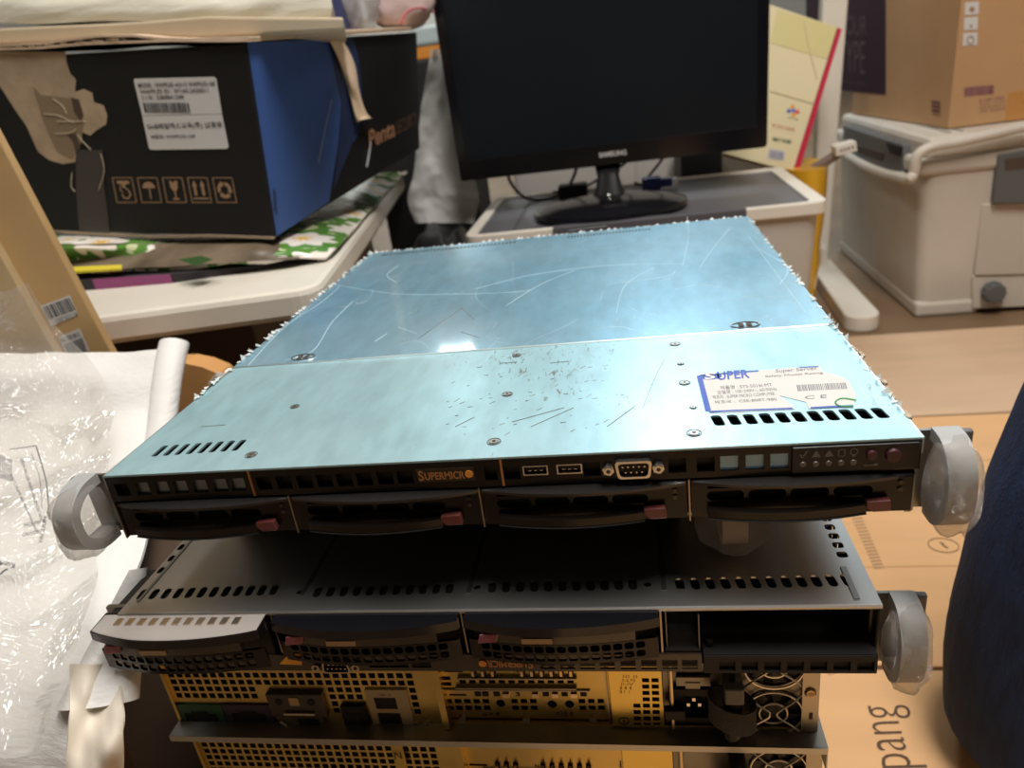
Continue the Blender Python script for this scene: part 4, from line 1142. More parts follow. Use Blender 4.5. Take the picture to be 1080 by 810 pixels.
# carton added below the table, its dark colour standing for the shade there
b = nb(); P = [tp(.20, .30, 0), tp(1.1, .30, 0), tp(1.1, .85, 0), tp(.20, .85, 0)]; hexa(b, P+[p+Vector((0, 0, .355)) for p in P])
uc = obj('carton', b, M('table_shade_card', (.16, .11, .075), .85, bump=.2), None, bevel=.004); tag(uc, 'brown carton coloured dark for the shade under the white table', 'box')

up = Vector((0, 0, 1))
def daisy_material():
    m = bpy.data.materials.new('daisy_vinyl'); m.use_nodes = True; nt = m.node_tree; N = nt.nodes; Lk = nt.links; b = N['Principled BSDF']
    tc = N.new('ShaderNodeTexCoord'); v = N.new('ShaderNodeTexVoronoi'); v.inputs['Scale'].default_value = 13; v.voronoi_dimensions = '2D'; v.inputs['Randomness'].default_value = .8
    sep = N.new('ShaderNodeSeparateXYZ'); Lk.new(tc.outputs['Object'], sep.inputs[0])
    ad = N.new('ShaderNodeMath'); ad.operation = 'ADD'; Lk.new(sep.outputs[1], ad.inputs[0]); ml = N.new('ShaderNodeMath'); ml.operation = 'MULTIPLY'; ml.inputs[1].default_value = 1.5; Lk.new(sep.outputs[2], ml.inputs[0]); Lk.new(ml.outputs[0], ad.inputs[1])
    cb = N.new('ShaderNodeCombineXYZ'); Lk.new(sep.outputs[0], cb.inputs[0]); Lk.new(ad.outputs[0], cb.inputs[1])
    Lk.new(cb.outputs[0], v.inputs['Vector'])
    # angle about each flower centre makes the petals
    sc_ = N.new('ShaderNodeVectorMath'); sc_.operation = 'SUBTRACT'; Lk.new(cb.outputs[0], sc_.inputs[0])
    Lk.new(v.outputs['Position'], sc_.inputs[1])
    s2 = N.new('ShaderNodeSeparateXYZ'); Lk.new(sc_.outputs[0], s2.inputs[0])
    at = N.new('ShaderNodeMath'); at.operation = 'ARCTAN2'; Lk.new(s2.outputs[1], at.inputs[0]); Lk.new(s2.outputs[0], at.inputs[1])
    m8 = N.new('ShaderNodeMath'); m8.operation = 'MULTIPLY'; m8.inputs[1].default_value = 8; Lk.new(at.outputs[0], m8.inputs[0])
    cs = N.new('ShaderNodeMath'); cs.operation = 'COSINE'; Lk.new(m8.outputs[0], cs.inputs[0])
    m9 = N.new('ShaderNodeMath'); m9.operation = 'MULTIPLY_ADD'; m9.inputs[1].default_value = -.07; Lk.new(cs.outputs[0], m9.inputs[0]); Lk.new(v.outputs['Distance'], m9.inputs[2])
    r = N.new('ShaderNodeValToRGB'); r.color_ramp.interpolation = 'CONSTANT'; e = r.color_ramp.elements
    e[0].position = 0; e[0].color = (.85, .50, .03, 1); e[1].position = .11; e[1].color = (.85, .80, .74, 1)
    x = e.new(.46); x.color = (.10, .26, .045, 1); x = e.new(.70); x.color = (.62, .66, .40, 1)
    Lk.new(m9.outputs[0], r.inputs[0]); Lk.new(r.outputs[0], b.inputs['Base Color'])
    b.inputs['Roughness'].default_value = .18
    t = N.new('ShaderNodeTexNoise'); t.inputs['Scale'].default_value = 40; Lk.new(tc.outputs['Object'], t.inputs['Vector']); bp = N.new('ShaderNodeBump'); bp.inputs['Strength'].default_value = .4; bp.inputs['Distance'].default_value = .004
    Lk.new(t.outputs['Fac'], bp.inputs['Height']); Lk.new(bp.outputs[0], b.inputs['Normal'])
    return m
rows = [[pz(u, v, z) for u, v, z in r] for r in (
    ((-90, 306, .442), (60, 290, .440), (180, 283, .437), (280, 277, .432), (343, 271, .428)),
    ((-90, 290, .458), (60, 276, .454), (180, 270, .450), (285, 266, .445), (354, 261, .432)),
    ((-90, 262, .492), (60, 258, .482), (180, 256, .462), (300, 247, .455), (368, 247, .430)),
    ((-90, 250, .494), (60, 244, .484), (190, 244, .462), (330, 225, .456), (392, 220, .428)),
    ((-60, 232, .494), (80, 225, .480), (220, 222, .462), (360, 200, .452), (415, 195, .426)),
    ((-60, 222, .480), (80, 215, .470), (220, 210, .455), (380, 184, .445), (430, 181, .424)))]
b = nb(); sheet(b, rows, .003, 5, 5, lambda p: Vector((0, 0, .004*noise.noise(p*22))))
tc_ = obj('folded_tablecloth', b, daisy_material(), None, True, angle=80); tag(tc_, 'shiny daisy print tablecloth folded under the black carton', 'tablecloth')
b = nb(); P = [pz(-80, 320, .4203), pz(60, 309, .4203), pz(185, 298, .4203), pz(335, 276, .4203), pz(330, 262, .4203), pz(150, 250, .4203), pz(-80, 270, .4203)]
A_ = [b.verts.new(p) for p in P]; B_ = [b.verts.new(p+Vector((0, 0, h))) for p, h in zip(P, (.017, .016, .012, .003, .003, .010, .014))]; b.faces.new(A_); b.faces.new(B_[::-1]); [b.faces.new((A_[i], B_[i], B_[(i+1) % 7], A_[(i+1) % 7])) for i in range(7)]
mg = obj('folded_cloth', b, M('black_cloth', (.03, .025, .03), .8), None); tag(mg, 'folded black cloth with a magenta edge under the daisy tablecloth', 'cloth')
b = nb(); P0 = [pz(60, 309, .4203), pz(185, 298, .4203)]; a_, c_ = P0[0].lerp(P0[1], .34), P0[0].lerp(P0[1], .98); n_ = Vector((0, -.001, 0)); prism(b, [a_+n_, c_+n_, c_+n_+up*.0125, a_+n_+up*.0152], (0, .0008, 0)); o = obj('magenta_panel', b, M('magenta_cloth', (.30, .07, .20), .7), mg)
b = nb(); P = [pz(70, 287, .4440), pz(134, 283, .4430), pz(134, 279, .4455), pz(70, 282, .4470)]; P = [p+Vector((0, -.011, 0)) for p in P]; prism(b, P, (0, 0, .0030)); obj('yellow_trim', b, M('yellow_trim', (.75, .62, .05), .4), tc_)

# ---- the black carton
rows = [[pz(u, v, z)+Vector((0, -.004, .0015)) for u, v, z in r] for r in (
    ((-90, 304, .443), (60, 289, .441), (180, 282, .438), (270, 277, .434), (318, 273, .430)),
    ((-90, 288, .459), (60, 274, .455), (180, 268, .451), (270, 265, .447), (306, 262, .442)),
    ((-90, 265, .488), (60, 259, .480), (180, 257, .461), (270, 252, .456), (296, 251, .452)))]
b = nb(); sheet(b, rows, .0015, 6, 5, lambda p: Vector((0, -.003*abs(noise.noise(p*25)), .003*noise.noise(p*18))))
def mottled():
    m = M('shaded_wrap_edge', (.17, .13, .09), .3, bump=.5, bscale=30, var=.45, vscale=14); return m
obj('rolled_edge', b, mottled(), tc_, True, angle=80)  # brown plastic overlay darkens the cloth front, standing for its shade
b = nb(); P = [pz(192, 272, .4545)+Vector((0, -.008, 0)), pz(215, 268, .4545)+Vector((0, -.008, 0)), pz(228, 272, .452)+Vector((0, -.008, 0)), pz(210, 279, .450)+Vector((0, -.008, 0))]; prism(b, P, (0, -.0008, 0)); obj('green_patch', b, M('leaf_green', (.03, .08, .02), .5), tc_)
bb = empty('printed_carton', (-.5, .95, .46), 0, 'big black and blue carton with a torn corner and shipping icons, on the white table', 'box')
NRb, NRt = py(290, 251, .62), py(259, 46, .62)
PF = Plane(NRb, NRt, py(0, 60, .70)); PS = Plane(NRb, NRt, py(440, 34, 1.20))
FLt, FLb = PF.p(-170, 72), PF.p(-170, 236)
BRt, BRb = PS.p(440, 34), PS.p(443, 157)
BLt, BLb = FLt+(BRt-NRt), FLb+(BRb-NRb)
BLACKC = M('black_carton', (.009, .009, .0095), .5, bump=.15, bscale=30, spec=.3)
b = nb(); hexa(b, [FLb, NRb, BRb, BLb, FLt, NRt, BRt, BLt]); bod = obj('body', b, BLACKC, bb, bevel=.003)
def decal(name, plane, pts, mat, parent, off=.0008, th=.0004, lab=None):
    b = nb(); P = [plane.p(u, v, off) for u, v in pts]; prism(b, P, plane.n*-th); o = obj(name, b, mat, parent)
    if lab: o['label'] = lab
    return o
TORN = M('torn_card', (.40, .30, .20), .85, bump=.4, bscale=90, var=.15, vscale=25)
decal('torn_patch', PF, [(-60, 55), (0, 54), (69, 55), (70, 66), (74, 78), (80, 84), (79, 97), (88, 94), (97, 98), (99, 108), (109, 111), (113, 122), (112, 131), (102, 137), (95, 143), (86, 139), (82, 146), (79, 171), (66, 173), (52, 169), (40, 160), (28, 133), (16, 116), (0, 91), (-60, 70)], TORN, bod, lab='torn bare cardboard patch')
decal('tape_remnant', PF, [(34, 90), (44, 100), (78, 104), (88, 128), (86, 150), (76, 168), (60, 160), (46, 130)], M('tape_remnant', (.24, .18, .11), .35), bod, .0012)
decal('torn_hole', PF, [(75, 103), (83, 105), (88, 122), (84, 127), (78, 118)], INKB, bod, .0016)
decal('torn_hole', PF, [(70, 142), (80, 141), (85, 156), (80, 160), (76, 148)], INKB, bod, .0016)
CT = M('clear_tape', (.20, .17, .14), .18, coat=.3, bump=.6, bscale=40)
decal('clear_tape', PF, [(80, 158), (108, 158), (110, 200), (116, 246), (84, 246), (80, 200)], M('clear_tape_dark', (.055, .048, .042), .2, bump=.5, bscale=50), bod, .0010)
b = nb()
for pts in ([(56, 104), (66, 112), (70, 120)], [(46, 120), (62, 122), (78, 130)], [(58, 141), (74, 140), (80, 136)], [(60, 128), (74, 128), (90, 128)], [(82, 142), (88, 150), (96, 158)], [(76, 182), (75, 196), (79, 202)], [(106, 162), (110, 180), (104, 200)]):
    tube(b, spline([PF.p(u, v, .002) for u, v in pts], 4), .0005, 5)
obj('tape_crease', b, M('crease_pale', (.62, .52, .38), .3), bod)
lab = decal('address_label', PF, [(141, 85), (142, 83), (225, 81), (228, 83), (234, 120), (150, 122)], PAPER, bod, .0012)
lab2 = decal('address_label', PF, [(150, 122.5), (234, 120.5), (241, 155), (239, 157), (159, 158), (157, 156)], PAPER, bod, .0012)
def ptext(s, A, B, h, plane, off, mat, parent, bold=.01, slant=.22, name='label_text'):
    j = nb(); a, c, d = plane.p(*A, off), plane.p(*B, off), plane.p(A[0]-h*slant, A[1]-h, off); lettering('x', s, None, a, c, d, join=j, bold=bold); return obj(name, j, mat, parent)
for s, A, B, h in (('MODEL : WAPPLES v6.0-r2 WAPPLES-160', (146, 92.5), (227, 90.5), 4.6), ('WAPPLES ID : W160-2430011', (148, 99), (220, 97.5), 4.4), ('S / N : 2380BA1248', (150, 105.5), (194, 104.5), 4.4)):
    ptext(s, A, B, h, PF, .0018, INK, lab)
b = nb(); u = 150.5
while u < 198: w = rn(.5, 1.7); P = [PF.p(a, c, .0018) for a, c in ((u, 108.5), (u+w, 108.4), (u+w+2.5, 119), (u+2.5, 119.1))]; poly(b, P); u += w+rn(.5, 1.3)
obj('barcode', b, INK, lab)
for s, A, B, h in (('GnB페럴텍스교육(주) 납품용', (156, 137.5), (235, 135.5), 7), ('제품명: WAPPLES-160', (159, 146.5), (206, 145.5), 4.2)):
    ptext(s, A, B, h, PF, .0018, INK, lab2)
TANI = M('tan_print', (.34, .21, .12), .6)
# shipping icons, each in a frame
def icon(u0, kind):
    b = nb(); off = .0010; sk = 5; v0, v1 = 187.5, 213.5; w = 20.5
    def P(a, c): return PF.p(u0+a*w+(c)*sk, v0+(v1-v0)*c, off)
    def st(pts, wd, closed=False):
        for i in range(len(pts) if closed else len(pts)-1):
            A, B = Vector(pts[i]), Vector(pts[(i+1) % len(pts)]); d = B-A; d = Vector((d.x*w, d.y*26)).normalized(); n = Vector((-d.y/w, d.x/26))*wd/2
            poly(b, [P(*(A-n)), P(*(B-n)), P(*(B+n)), P(*(A+n))])
    def fl(pts): poly(b, [P(*q) for q in pts])
    st([(0, 0), (1, 0), (1, 1), (0, 1)], .9, True)
    if kind == 0:
        fl([(.18, .12), (.82, .12), (.82, .24), (.62, .26), (.56, .42), (.44, .42), (.40, .26), (.18, .24)]); st([(.5, .36), (.70, .50), (.78, .68), (.62, .84), (.40, .82), (.34, .66)], 1.4); st([(.34, .30), (.28, .5), (.42, .60)], 1)
    if kind == 1:
        fl([(.18, .42)]+[(.5-.33*cos(pi*k/10), .42-.26*sin(pi*k/10)) for k in range(1, 10)]+[(.82, .42)]); st([(.5, .4), (.5, .86)], 1.2)
    if kind == 2:
        fl([(.30, .12), (.42, .14), (.48, .22), (.56, .13), (.72, .12), (.70, .40), (.58, .54), (.44, .54), (.32, .40)]); st([(.51, .5), (.51, .82)], 1.5); st([(.34, .86), (.68, .86)], 1.8)
    if kind == 3:
        for c in (.28, .68): fl([(c-.13, .34), (c, .10), (c+.13, .34)]); fl([(c-.07, .34), (c+.07, .34), (c+.07, .72), (c-.07, .72)])
        st([(.10, .84), (.90, .84)], 1.6)
    if kind == 4:
        for k in range(3):
            a0 = 2*pi*k/3-pi/2+.2; n = 8
            out = [(.5+.36*cos(a0+t*1.5/n), .5+.34*sin(a0+t*1.5/n)) for t in range(n+1)]; inn = [(.5+.20*cos(a0+t*1.5/n), .5+.19*sin(a0+t*1.5/n)) for t in range(n, -1, -1)]
            fl(out+inn); ae = a0+1.5; fl([(.5+.42*cos(ae), .5+.40*sin(ae)), (.5+.30*cos(ae+.42), .5+.28*sin(ae+.42)), (.5+.13*cos(ae), .5+.12*sin(ae))])
    obj('shipping_icon', b, TANI, bod)
for k in range(5): icon(118.5+k*26.4, k)
BLUEC = M('blue_carton_print', (.045, .105, .33), .4)
decal('blue_panel', PS, [(261, 45), (346, 41), (348, 50), (360, 108), (357, 150), (347, 213), (292, 249)], BLUEC, bod)
decal('navy_panel', PS, [(347, 41), (372, 40), (378, 60), (384, 120), (352, 200), (358, 150), (361, 108), (349, 50)], M('navy_print', (.02, .035, .10), .4), bod, .0006)
decal('blue_tear', PS, [(288, 199), (291, 201), (293, 228), (289, 222)], M('navy_print'), bod, .0012)
ptext('Penta', (389.5, 157.5), (417, 143.5), 20, PS, .0012, M('bronze_print', (.30, .16, .09), .5), bod, .03, .04, 'carton_lettering')
ptext('SECURITY', (418.5, 142), (440, 131), 14, PS, .0012, M('bronze_print_dim', (.14, .075, .05), .5), bod, -.004, .02, 'carton_lettering')
b = nb(); tube(b, [PS.p(350, 105, .001), PS.p(343, 135, .001), PS.p(336, 172, .001)], .0008, 4); tube(b, [PS.p(391, 150, .001), PS.p(389, 165, .001), PS.p(387, 176, .001)], .0016, 4); obj('scuff', b, M('scuff', (.35, .38, .42), .6), bod)
decal('worn_bottom_edge', PF, [(-60, 236.5), (60, 243.5), (120, 246.5), (160, 248.5), (220, 247.5), (289, 250), (289, 252.5), (220, 250), (160, 251.2), (120, 249), (60, 246), (-60, 239)], M('worn_edge', (.34, .26, .18), .8), bod, .002, .003)
# flaps and torn strip
TANE = M('flap_card', (.66, .50, .36), .8, bump=.4, bscale=50, var=.12, vscale=20)
up = Vector((0, 0, 1))
def flap(pts_px, th, lift, name='top_flap'):
    P = [PF.p(u, v, .006) for u, v in pts_px]; back = (BRt-NRt)*.93
    b = nb(); n = len(P)
    A = [b.verts.new(p) for p in P]; B = [b.verts.new(p+up*th) for p in P]; C = [b.verts.new(p+back+up*.002) for p in P]; D = [b.verts.new(p+back+up*(th+.002)) for p in P]
    for i in range(n-1):
        b.faces.new((A[i], A[i+1], B[i+1], B[i])); b.faces.new((B[i], B[i+1], D[i+1], D[i])); b.faces.new((A[i+1], A[i], C[i], C[i+1])); b.faces.new((C[i+1], C[i], D[i], D[i+1]))
    b.faces.new((A[0], B[0], D[0], C[0])); b.faces.new((A[-1], C[-1], D[-1], B[-1]))
    return obj(name, b, TANE, bb)
flap([(-160, 67), (0, 53), (40, 52), (60, 50), (90, 47.5), (130, 46), (180, 44), (230, 44.5), (262, 44)], .003, 0)
flap([(-160, 64), (0, 49.5), (50, 46), (75, 43), (100, 39.5), (140, 39), (170, 42), (200, 43), (262, 41)], .0028, 0)
b = nb()
for i in range(40):
    u = rn(0, 135); v = 51-u*.07+rn(-1.5, 1); P = [PF.p(u, v, .007), PF.p(u+rn(3, 9), v+rn(-1.5, 1.5), .010), PF.p(u+rn(2, 6), v+rn(.4, 1.6), .008)]; prism(b, P, up*.0006)
obj('torn_fibres', b, TANE, bb)
TAN2 = M('torn_strip', (.72, .56, .40), .7, bump=.3, bscale=60)
b = nb(); Lf = [(334, 36), (345, 40), (352, 52), (360, 70), (367, 90), (371, 108), (375, 124), (376, 128)]; Rt = [(348, 31), (359, 42), (368, 56), (374, 72), (377, 92), (381, 108), (386, 120), (391, 125)]
rows = [[PS.p(*a, .006+.004*sin(i*1.3)), PS.p((a[0]+c[0])/2, (a[1]+c[1])/2, .011+.003*sin(i*2)), PS.p(*c, .005+.004*cos(i))] for i, (a, c) in enumerate(zip(Lf, Rt))]
sheet(b, rows, .002, 4, 4); obj('torn_strip', b, TAN2, bb, True, angle=80)
b = nb(); tube(b, [PS.p(384, 128, .004), PS.p(378, 138, .001), PS.p(372, 150, .001)], .001, 4); obj('strip_shadow_tear', b, M('navy_print'), bb)

# ---- things lying on the black carton
TOPZ = max(NRt.z, FLt.z)+.008
PT = Plane(PF.p(0, 45, .0)-PF.n*.02, PF.p(100, 45, 0)-PF.n*.02, PF.p(100, 20, 0)-PF.n*.02)
b = nb(); r0 = [PT.p(u, v) for u, v in ((-170, 55), (0, 46.5), (60, 44), (110, 39), (160, 38), (210, 40), (300, 35), (362, 32))]; r1_ = [PT.p(u, v) for u, v in ((-170, 32), (0, 30), (60, 27), (110, 25), (160, 22), (215, 17), (300, 18), (362, 18))]
bk = ray(365, 25); bk.z = 0; bk = bk.normalized()*.26
b = nb(); A = [b.verts.new(p) for p in r0]; B = [b.verts.new(p) for p in r1_]; C = [b.verts.new(p+bk) for p in r0]; D = [b.verts.new(p+bk) for p in r1_]
for i in range(len(A)-1):
    b.faces.new((A[i], A[i+1], B[i+1], B[i])); b.faces.new((B[i], B[i+1], D[i+1], D[i])); b.faces.new((A[i+1], A[i], C[i], C[i+1])); b.faces.new((C[i+1], C[i], D[i], D[i+1]))
b.faces.new((A[0], B[0], D[0], C[0])); b.faces.new((A[-1], C[-1], D[-1], B[-1]))
tray = obj('tray', b, M('cream_tray', (.55, .46, .33), .5, var=.08), None, bevel=.003); tag(tray, 'cream coloured shallow tray lying on top of the black carton', 'tray')
PB = Plane(PF.p(0, 30, 0)-PF.n*.055, PF.p(100, 30, 0)-PF.n*.055, PF.p(100, -30, 0)-PF.n*.11)
rows = []
for v_, th in ((26, 0), (14, .012), (0, .016), (-20, .01), (-50, -.02)):
    rows.append([PB.p(u, v_-(u+150)*.012+1.5*sin(u*.05), .012+th+.004*sin(u*.045)) for u in (-170, -100, -30, 40, 110, 180, 250, 300, 350-max(0, (14-v_))*.2)])
bkv = bk*.5
WRAPW = M('wrapped_cushion', (.72, .70, .60), .2, bump=.9, bscale=18, coat=.6, stretch=(1, 1, 5))
b = nb(); sheet(b, rows, 0, 6, 8, lambda p: PF.n*(.004*noise.noise(Vector((p.x*12, p.y*12, p.z*70)))))
geo = bmesh.ops.extrude_face_region(b, geom=b.faces[:]); 
for g in geo['geom']:
    if isinstance(g, bmesh.types.BMVert): g.co += bkv
cu = obj('wrapped_cushion', b, WRAPW, None, True, angle=60); tag(cu, 'pale padded panel in shiny plastic wrap lying on the cream tray', 'panel')

CLEAR = plastic_film('background_film', (.82, .84, .86), .34, .10, 1., 30, .4)
def blob(name, c, s, mat, seed, amt, label, cat, sq=.8):
    b = nb(); bmesh.ops.create_icosphere(b, subdivisions=4, radius=1)
    for v in b.verts:
        p = v.co.copy(); k = 1+amt*(noise.noise(p*1.6+Vector((seed, 0, 0)))+.6*noise.noise(p*4+Vector((0, seed, 0))))
        q = [math.copysign(abs(a)**sq, a)*k for a in p]; v.co = Vector((c[0]+q[0]*s[0], c[1]+q[1]*s[1], max(c[2]-s[2], c[2]+q[2]*s[2])))
    o = obj(name, b, mat, None, True, angle=60); tag(o, label, cat); return o
c = PS.p(384, 12, -.05); tz = BRt.z+.0072
blob('plastic_bag', (c.x-.005, c.y-.02, tz+.055), (.038, .05, .055), CLEAR, 2, .25, 'crumpled clear bag on the back of the black carton', 'bag')
c = PS.p(425, 10, -.03); cl = blob('pink_cloth', (c.x+.005, c.y-.03, tz+.05), (.060, .05, .052), M('pink_cloth', (.62, .48, .47), .8, bump=.3, bscale=30), 4, .12, 'pale pink cloth with a red stripe beside the clear bag', 'cloth')
b = nb(); tube(b, spline([PS.p(u, v, .035) for u, v in ((423, 26), (426, 17), (434, 10), (445, 9), (458, 13))], 6), .0022, 6); obj('red_stripe', b, M('red_stripe', (.45, .07, .07), .6), cl, True)
A = PS.p(344, 30, -.10); b = nb(); box(b, (A.x-.035, A.y-.03, tz), (A.x+.045, A.y+.08, tz+.13)); nv = obj('carton', b, M('navy_card', (.03, .04, .12), .6), None, bevel=.002); tag(nv, 'small navy carton standing on the black carton behind the tray', 'box')
# stack between carton and monitor
b = nb(); x0, x1 = py(438, 100, 1.56).x+.0, py(466, 100, 1.56).x+.05
z1_, z2_ = py(450, 62, 1.56).z, py(450, 48, 1.56).z
box(b, (x0-.14, 1.572, 0), (x1, 1.76, z1_)); bx = obj('crate', b, M('black_crate', (.012, .012, .013), .6, bump=.3), None, bevel=.006); tag(bx, 'tall black crate in the dark gap left of the monitor', 'crate')
b = nb(); box(b, (x0, 1.575, z1_), (x1, 1.75, z2_)); o = obj('orange_box', b, M('orange_box', (.70, .27, .04), .5), None, bevel=.003); tag(o, 'flat orange box on the black crate', 'box')
b = nb(); box(b, (x0+.01, 1.57, z2_), (x1-.01, 1.74, z2_+.045)); o = obj('clear_container', b, M('pale_container', (.50, .60, .62), .25), None, bevel=.008); tag(o, 'pale blue plastic container on the orange box', 'container')
# hanging bubble film
yb = 1.335
rows = [[py(u, v, yb-.01*((k+i) % 2)) for i, u in enumerate(us)] for k, (v, us) in enumerate(((52, (455, 459, 464, 470)), (80, (450, 458, 468, 480)), (110, (445, 458, 472, 488)), (150, (440, 456, 474, 492)), (185, (436, 456, 476, 500)), (210, (430, 455, 480, 505)), (235, (438, 458, 482, 500))))]
b = nb(); sheet(b, rows, 0, 8, 8, lambda p: Vector((0, -.010*abs(noise.noise(p*40)), 0)))
o = obj('bubble_film', b, plastic_film('bubble_film', (.92, .93, .92), .80, .12, 1., 70, .25), None, True, angle=180); tag(o, 'silvery bubble film hanging between black carton and monitor', 'film')
blob('plastic_bag', (-.335, 1.30, .16), (.075, .16, .16), M('black_bag', (.012, .012, .014), .3, bump=.6, bscale=25), 6, .2, 'black plastic bag standing on the floor between the white table and the bin', 'bag')

# ================================================================== STORAGE BIN and MONITOR
sb = empty('storage_bin', (.108, 1.24, 0), 0, 'pale plastic storage bin with a dark grey lid under the monitor', 'storage bin')
BW0, BW1, BD0, BD1 = -.222, .439, 1.035, 1.455
BINB = M('bin_translucent', (.50, .47, .43), .35, var=.05)
b = nb(); pl = rounded([(BW0+.03, BD0+.02), (BW1-.03, BD0+.02), (BW1-.03, BD1-.02), (BW0+.03, BD1-.02)], 5, .03); pt = rounded([(BW0+.012, BD0+.008), (BW1-.012, BD0+.008), (BW1-.012, BD1-.008), (BW0+.012, BD1-.008)], 5, .03)
loft(b, [[Vector((x, y, .0)) for x, y in pl], [Vector((x, y, .325)) for x, y in pt]]); obj('bin_body', b, BINB, sb, True, angle=40)
LIDG = M('lid_grey', (.085, .085, .10), .45, bump=.1, bscale=30)
b = nb(); pl = rounded([(BW0, BD0), (BW1, BD0), (BW1, BD1), (BW0, BD1)], 5, .03); inn = rounded([(BW0+.022, BD0+.012), (BW1-.028, BD0+.012), (BW1-.028, BD1-.022), (BW0+.022, BD1-.022)], 5, .02)
perf(b, pl, [inn], .024, lambda x, y: Vector((x, y, .350)), (0, 0, -1)); obj('lid_frame', b, WHITEP, sb, bevel=.003)
b = nb(); prism(b, [(x, y, .3255) for x, y in inn], (0, 0, .020)); lg = obj('lid_panel', b, LIDG, sb, bevel=.002)
b = nb(); box(b, (BW0+.09, BD0+.04, .3455), (BW0+.094, BD1-.05, .3465)); box(b, (BW0+.13, BD0+.04, .3455), (BW0+.26, BD0+.044, .3465)); obj('lid_rib', b, M('rib_dark', (.05, .05, .06), .5), lg)
xa, xb = pz(784, 222, .34).x, pz(640, 240, .34).x
b = nb(); box(b, (xb-.10, BD0-.004, .318), (xa, BD0+.014, .352)); obj('front_latch', b, LIDG, sb, bevel=.003)

mon = empty('monitor', (.05, 1.18, .3465), 0, 'black widescreen monitor switched off, on an oval glossy stand', 'monitor')
MX0, MX1, MZ0, MZ1, MY = -.2555, .3700, .4245, .800, 1.25
b = nb(); perf(b, rounded([(MX0, MZ0), (MX1, MZ0), (MX1, MZ1), (MX0, MZ1)], 4, .008), [R2(MX0+.020, MZ0+.042, MX1-.020, MZ1-.02)], .014, lambda x, z: Vector((x, MY-.008+(z-MZ0)*-.04, z)), (0, 1, 0))
obj('bezel', b, BLKG, mon, bevel=.0015)
b = nb(); box(b, (MX0+.019, MY-.0045-.002, MZ0+.041), (MX1-.019, MY+.006, MZ1-.019)); 
for v in b.verts: v.co.y += (v.co.z-MZ0)*-.04
obj('screen', b, M('screen_black', (.006, .009, .013), .32, spec=.35), mon)
b = nb(); R = []
for k, (ins, y) in enumerate(((.0, .006), (.004, .020), (.05, .045), (.07, .050))):
    R.append([Vector((x, MY+y-(z-MZ0)*.04, z)) for x, z in rounded([(MX0+ins, MZ0+ins), (MX1-ins, MZ0+ins), (MX1-ins, MZ1-ins), (MX0+ins, MZ1-ins)], 4, .010)])
loft(b, R); obj('rear_shell', b, BLKM, mon, True)
SILV = M('silver_print', (.60, .58, .56), .4, .0)
a_, b_, c_ = py(632, 166.5, MY-.010), py(661, 163.5, MY-.010), py(632, 161, MY-.010)
lettering('brand_lettering', 'SAMSUNG', SILV, Vector((a_.x, MY-.0100, a_.z)), Vector((b_.x, MY-.0100, a_.z)), Vector((a_.x, MY-.0102, c_.z)), mon, .03)
zz = .3465; bx_, by_ = .055, 1.150
b = nb(); rg = lambda rx, ry, z, dy=0: [Vector((bx_+rx*cos(2*pi*k/48), by_+dy+ry*sin(2*pi*k/48), z)) for k in range(48)]
loft(b, [rg(.146, .112, zz), rg(.152, .118, zz+.008), rg(.150, .116, zz+.014), rg(.120, .092, zz+.022, .01), rg(.055, .045, zz+.028, .02)]); obj('stand_base', b, BLKG, mon, True, angle=40)
b = nb(); R = []
for t, w, d in ((0, .036, .024), (.25, .028, .018), (.6, .022, .013), (1, .028, .010)):
    z = zz+.022+t*(.056); cy = by_+.040+t*.080; R.append([Vector((bx_+w*cos(2*pi*k/20), cy+d*sin(2*pi*k/20), z)) for k in range(20)])
R.append([Vector((bx_+.03*cos(2*pi*k/20), MY+.035+.010*sin(2*pi*k/20), .47)) for k in range(20)])
loft(b, R); nk = obj('stand_neck', b, M('neck_black', (.006, .006, .007), .35, spec=.4), mon, True)
p = py(643, 199, by_+.012); b = nb(); bmesh.ops.create_icosphere(b, subdivisions=2, radius=.005, matrix=Matrix.Translation((bx_, by_+.010, zz+.030))); obj('silver_button', b, M('bright_steel'), nk, True)
# leads behind
def cable(pts, r, mat, label, group=None):
    b = nb(); tube(b, spline(pts, 8), r, 8); o = obj('cable', b, mat, None, True); tag(o, label, 'cable', group); return o
cable([(-.16, 1.31, .46), (-.165, 1.34, .40), (-.13, 1.36, .3535), (-.06, 1.37, .353), (-.02, 1.34, .40), (.0, 1.32, .47)], .0035, BLKM, 'thin black cable looping behind the monitor, left of the stand')
cable([(.10, 1.31, .48), (.10, 1.34, .42), (.04, 1.40, .38), (-.02, 1.41, .3535), (-.08, 1.42, .3535)], .003, BLKM, 'thin black cable curving down right behind the monitor stand')
cable([(.18, 1.31, .48), (.178, 1.36, .42), (.14, 1.38, .37), (.13, 1.39, .3535), (.11, 1.42, .3535)], .003, BLKM, 'thin black cable hanging near the blue plug')
b = nb(); box(b, (.125, 1.33, .3475), (.165, 1.36, .375)); box(b, (.165, 1.335, .352), (.19, 1.355, .370)); vp = obj('plug', b, M('blue_plug', (.01, .03, .20), .4), None, bevel=.003); tag(vp, 'dark blue video plug lying behind the monitor stand', 'plug')
b = nb(); box(b, (.189, 1.337, .354), (.200, 1.353, .368)); obj('metal_tip', b, STEEL, vp)
b = nb(); box(b, (-.06, 1.33, .3475), (.005, 1.37, .378)); o = obj('power_adapter', b, BLKM, None, bevel=.004); tag(o, 'small black power adapter behind the monitor stand', 'adapter')
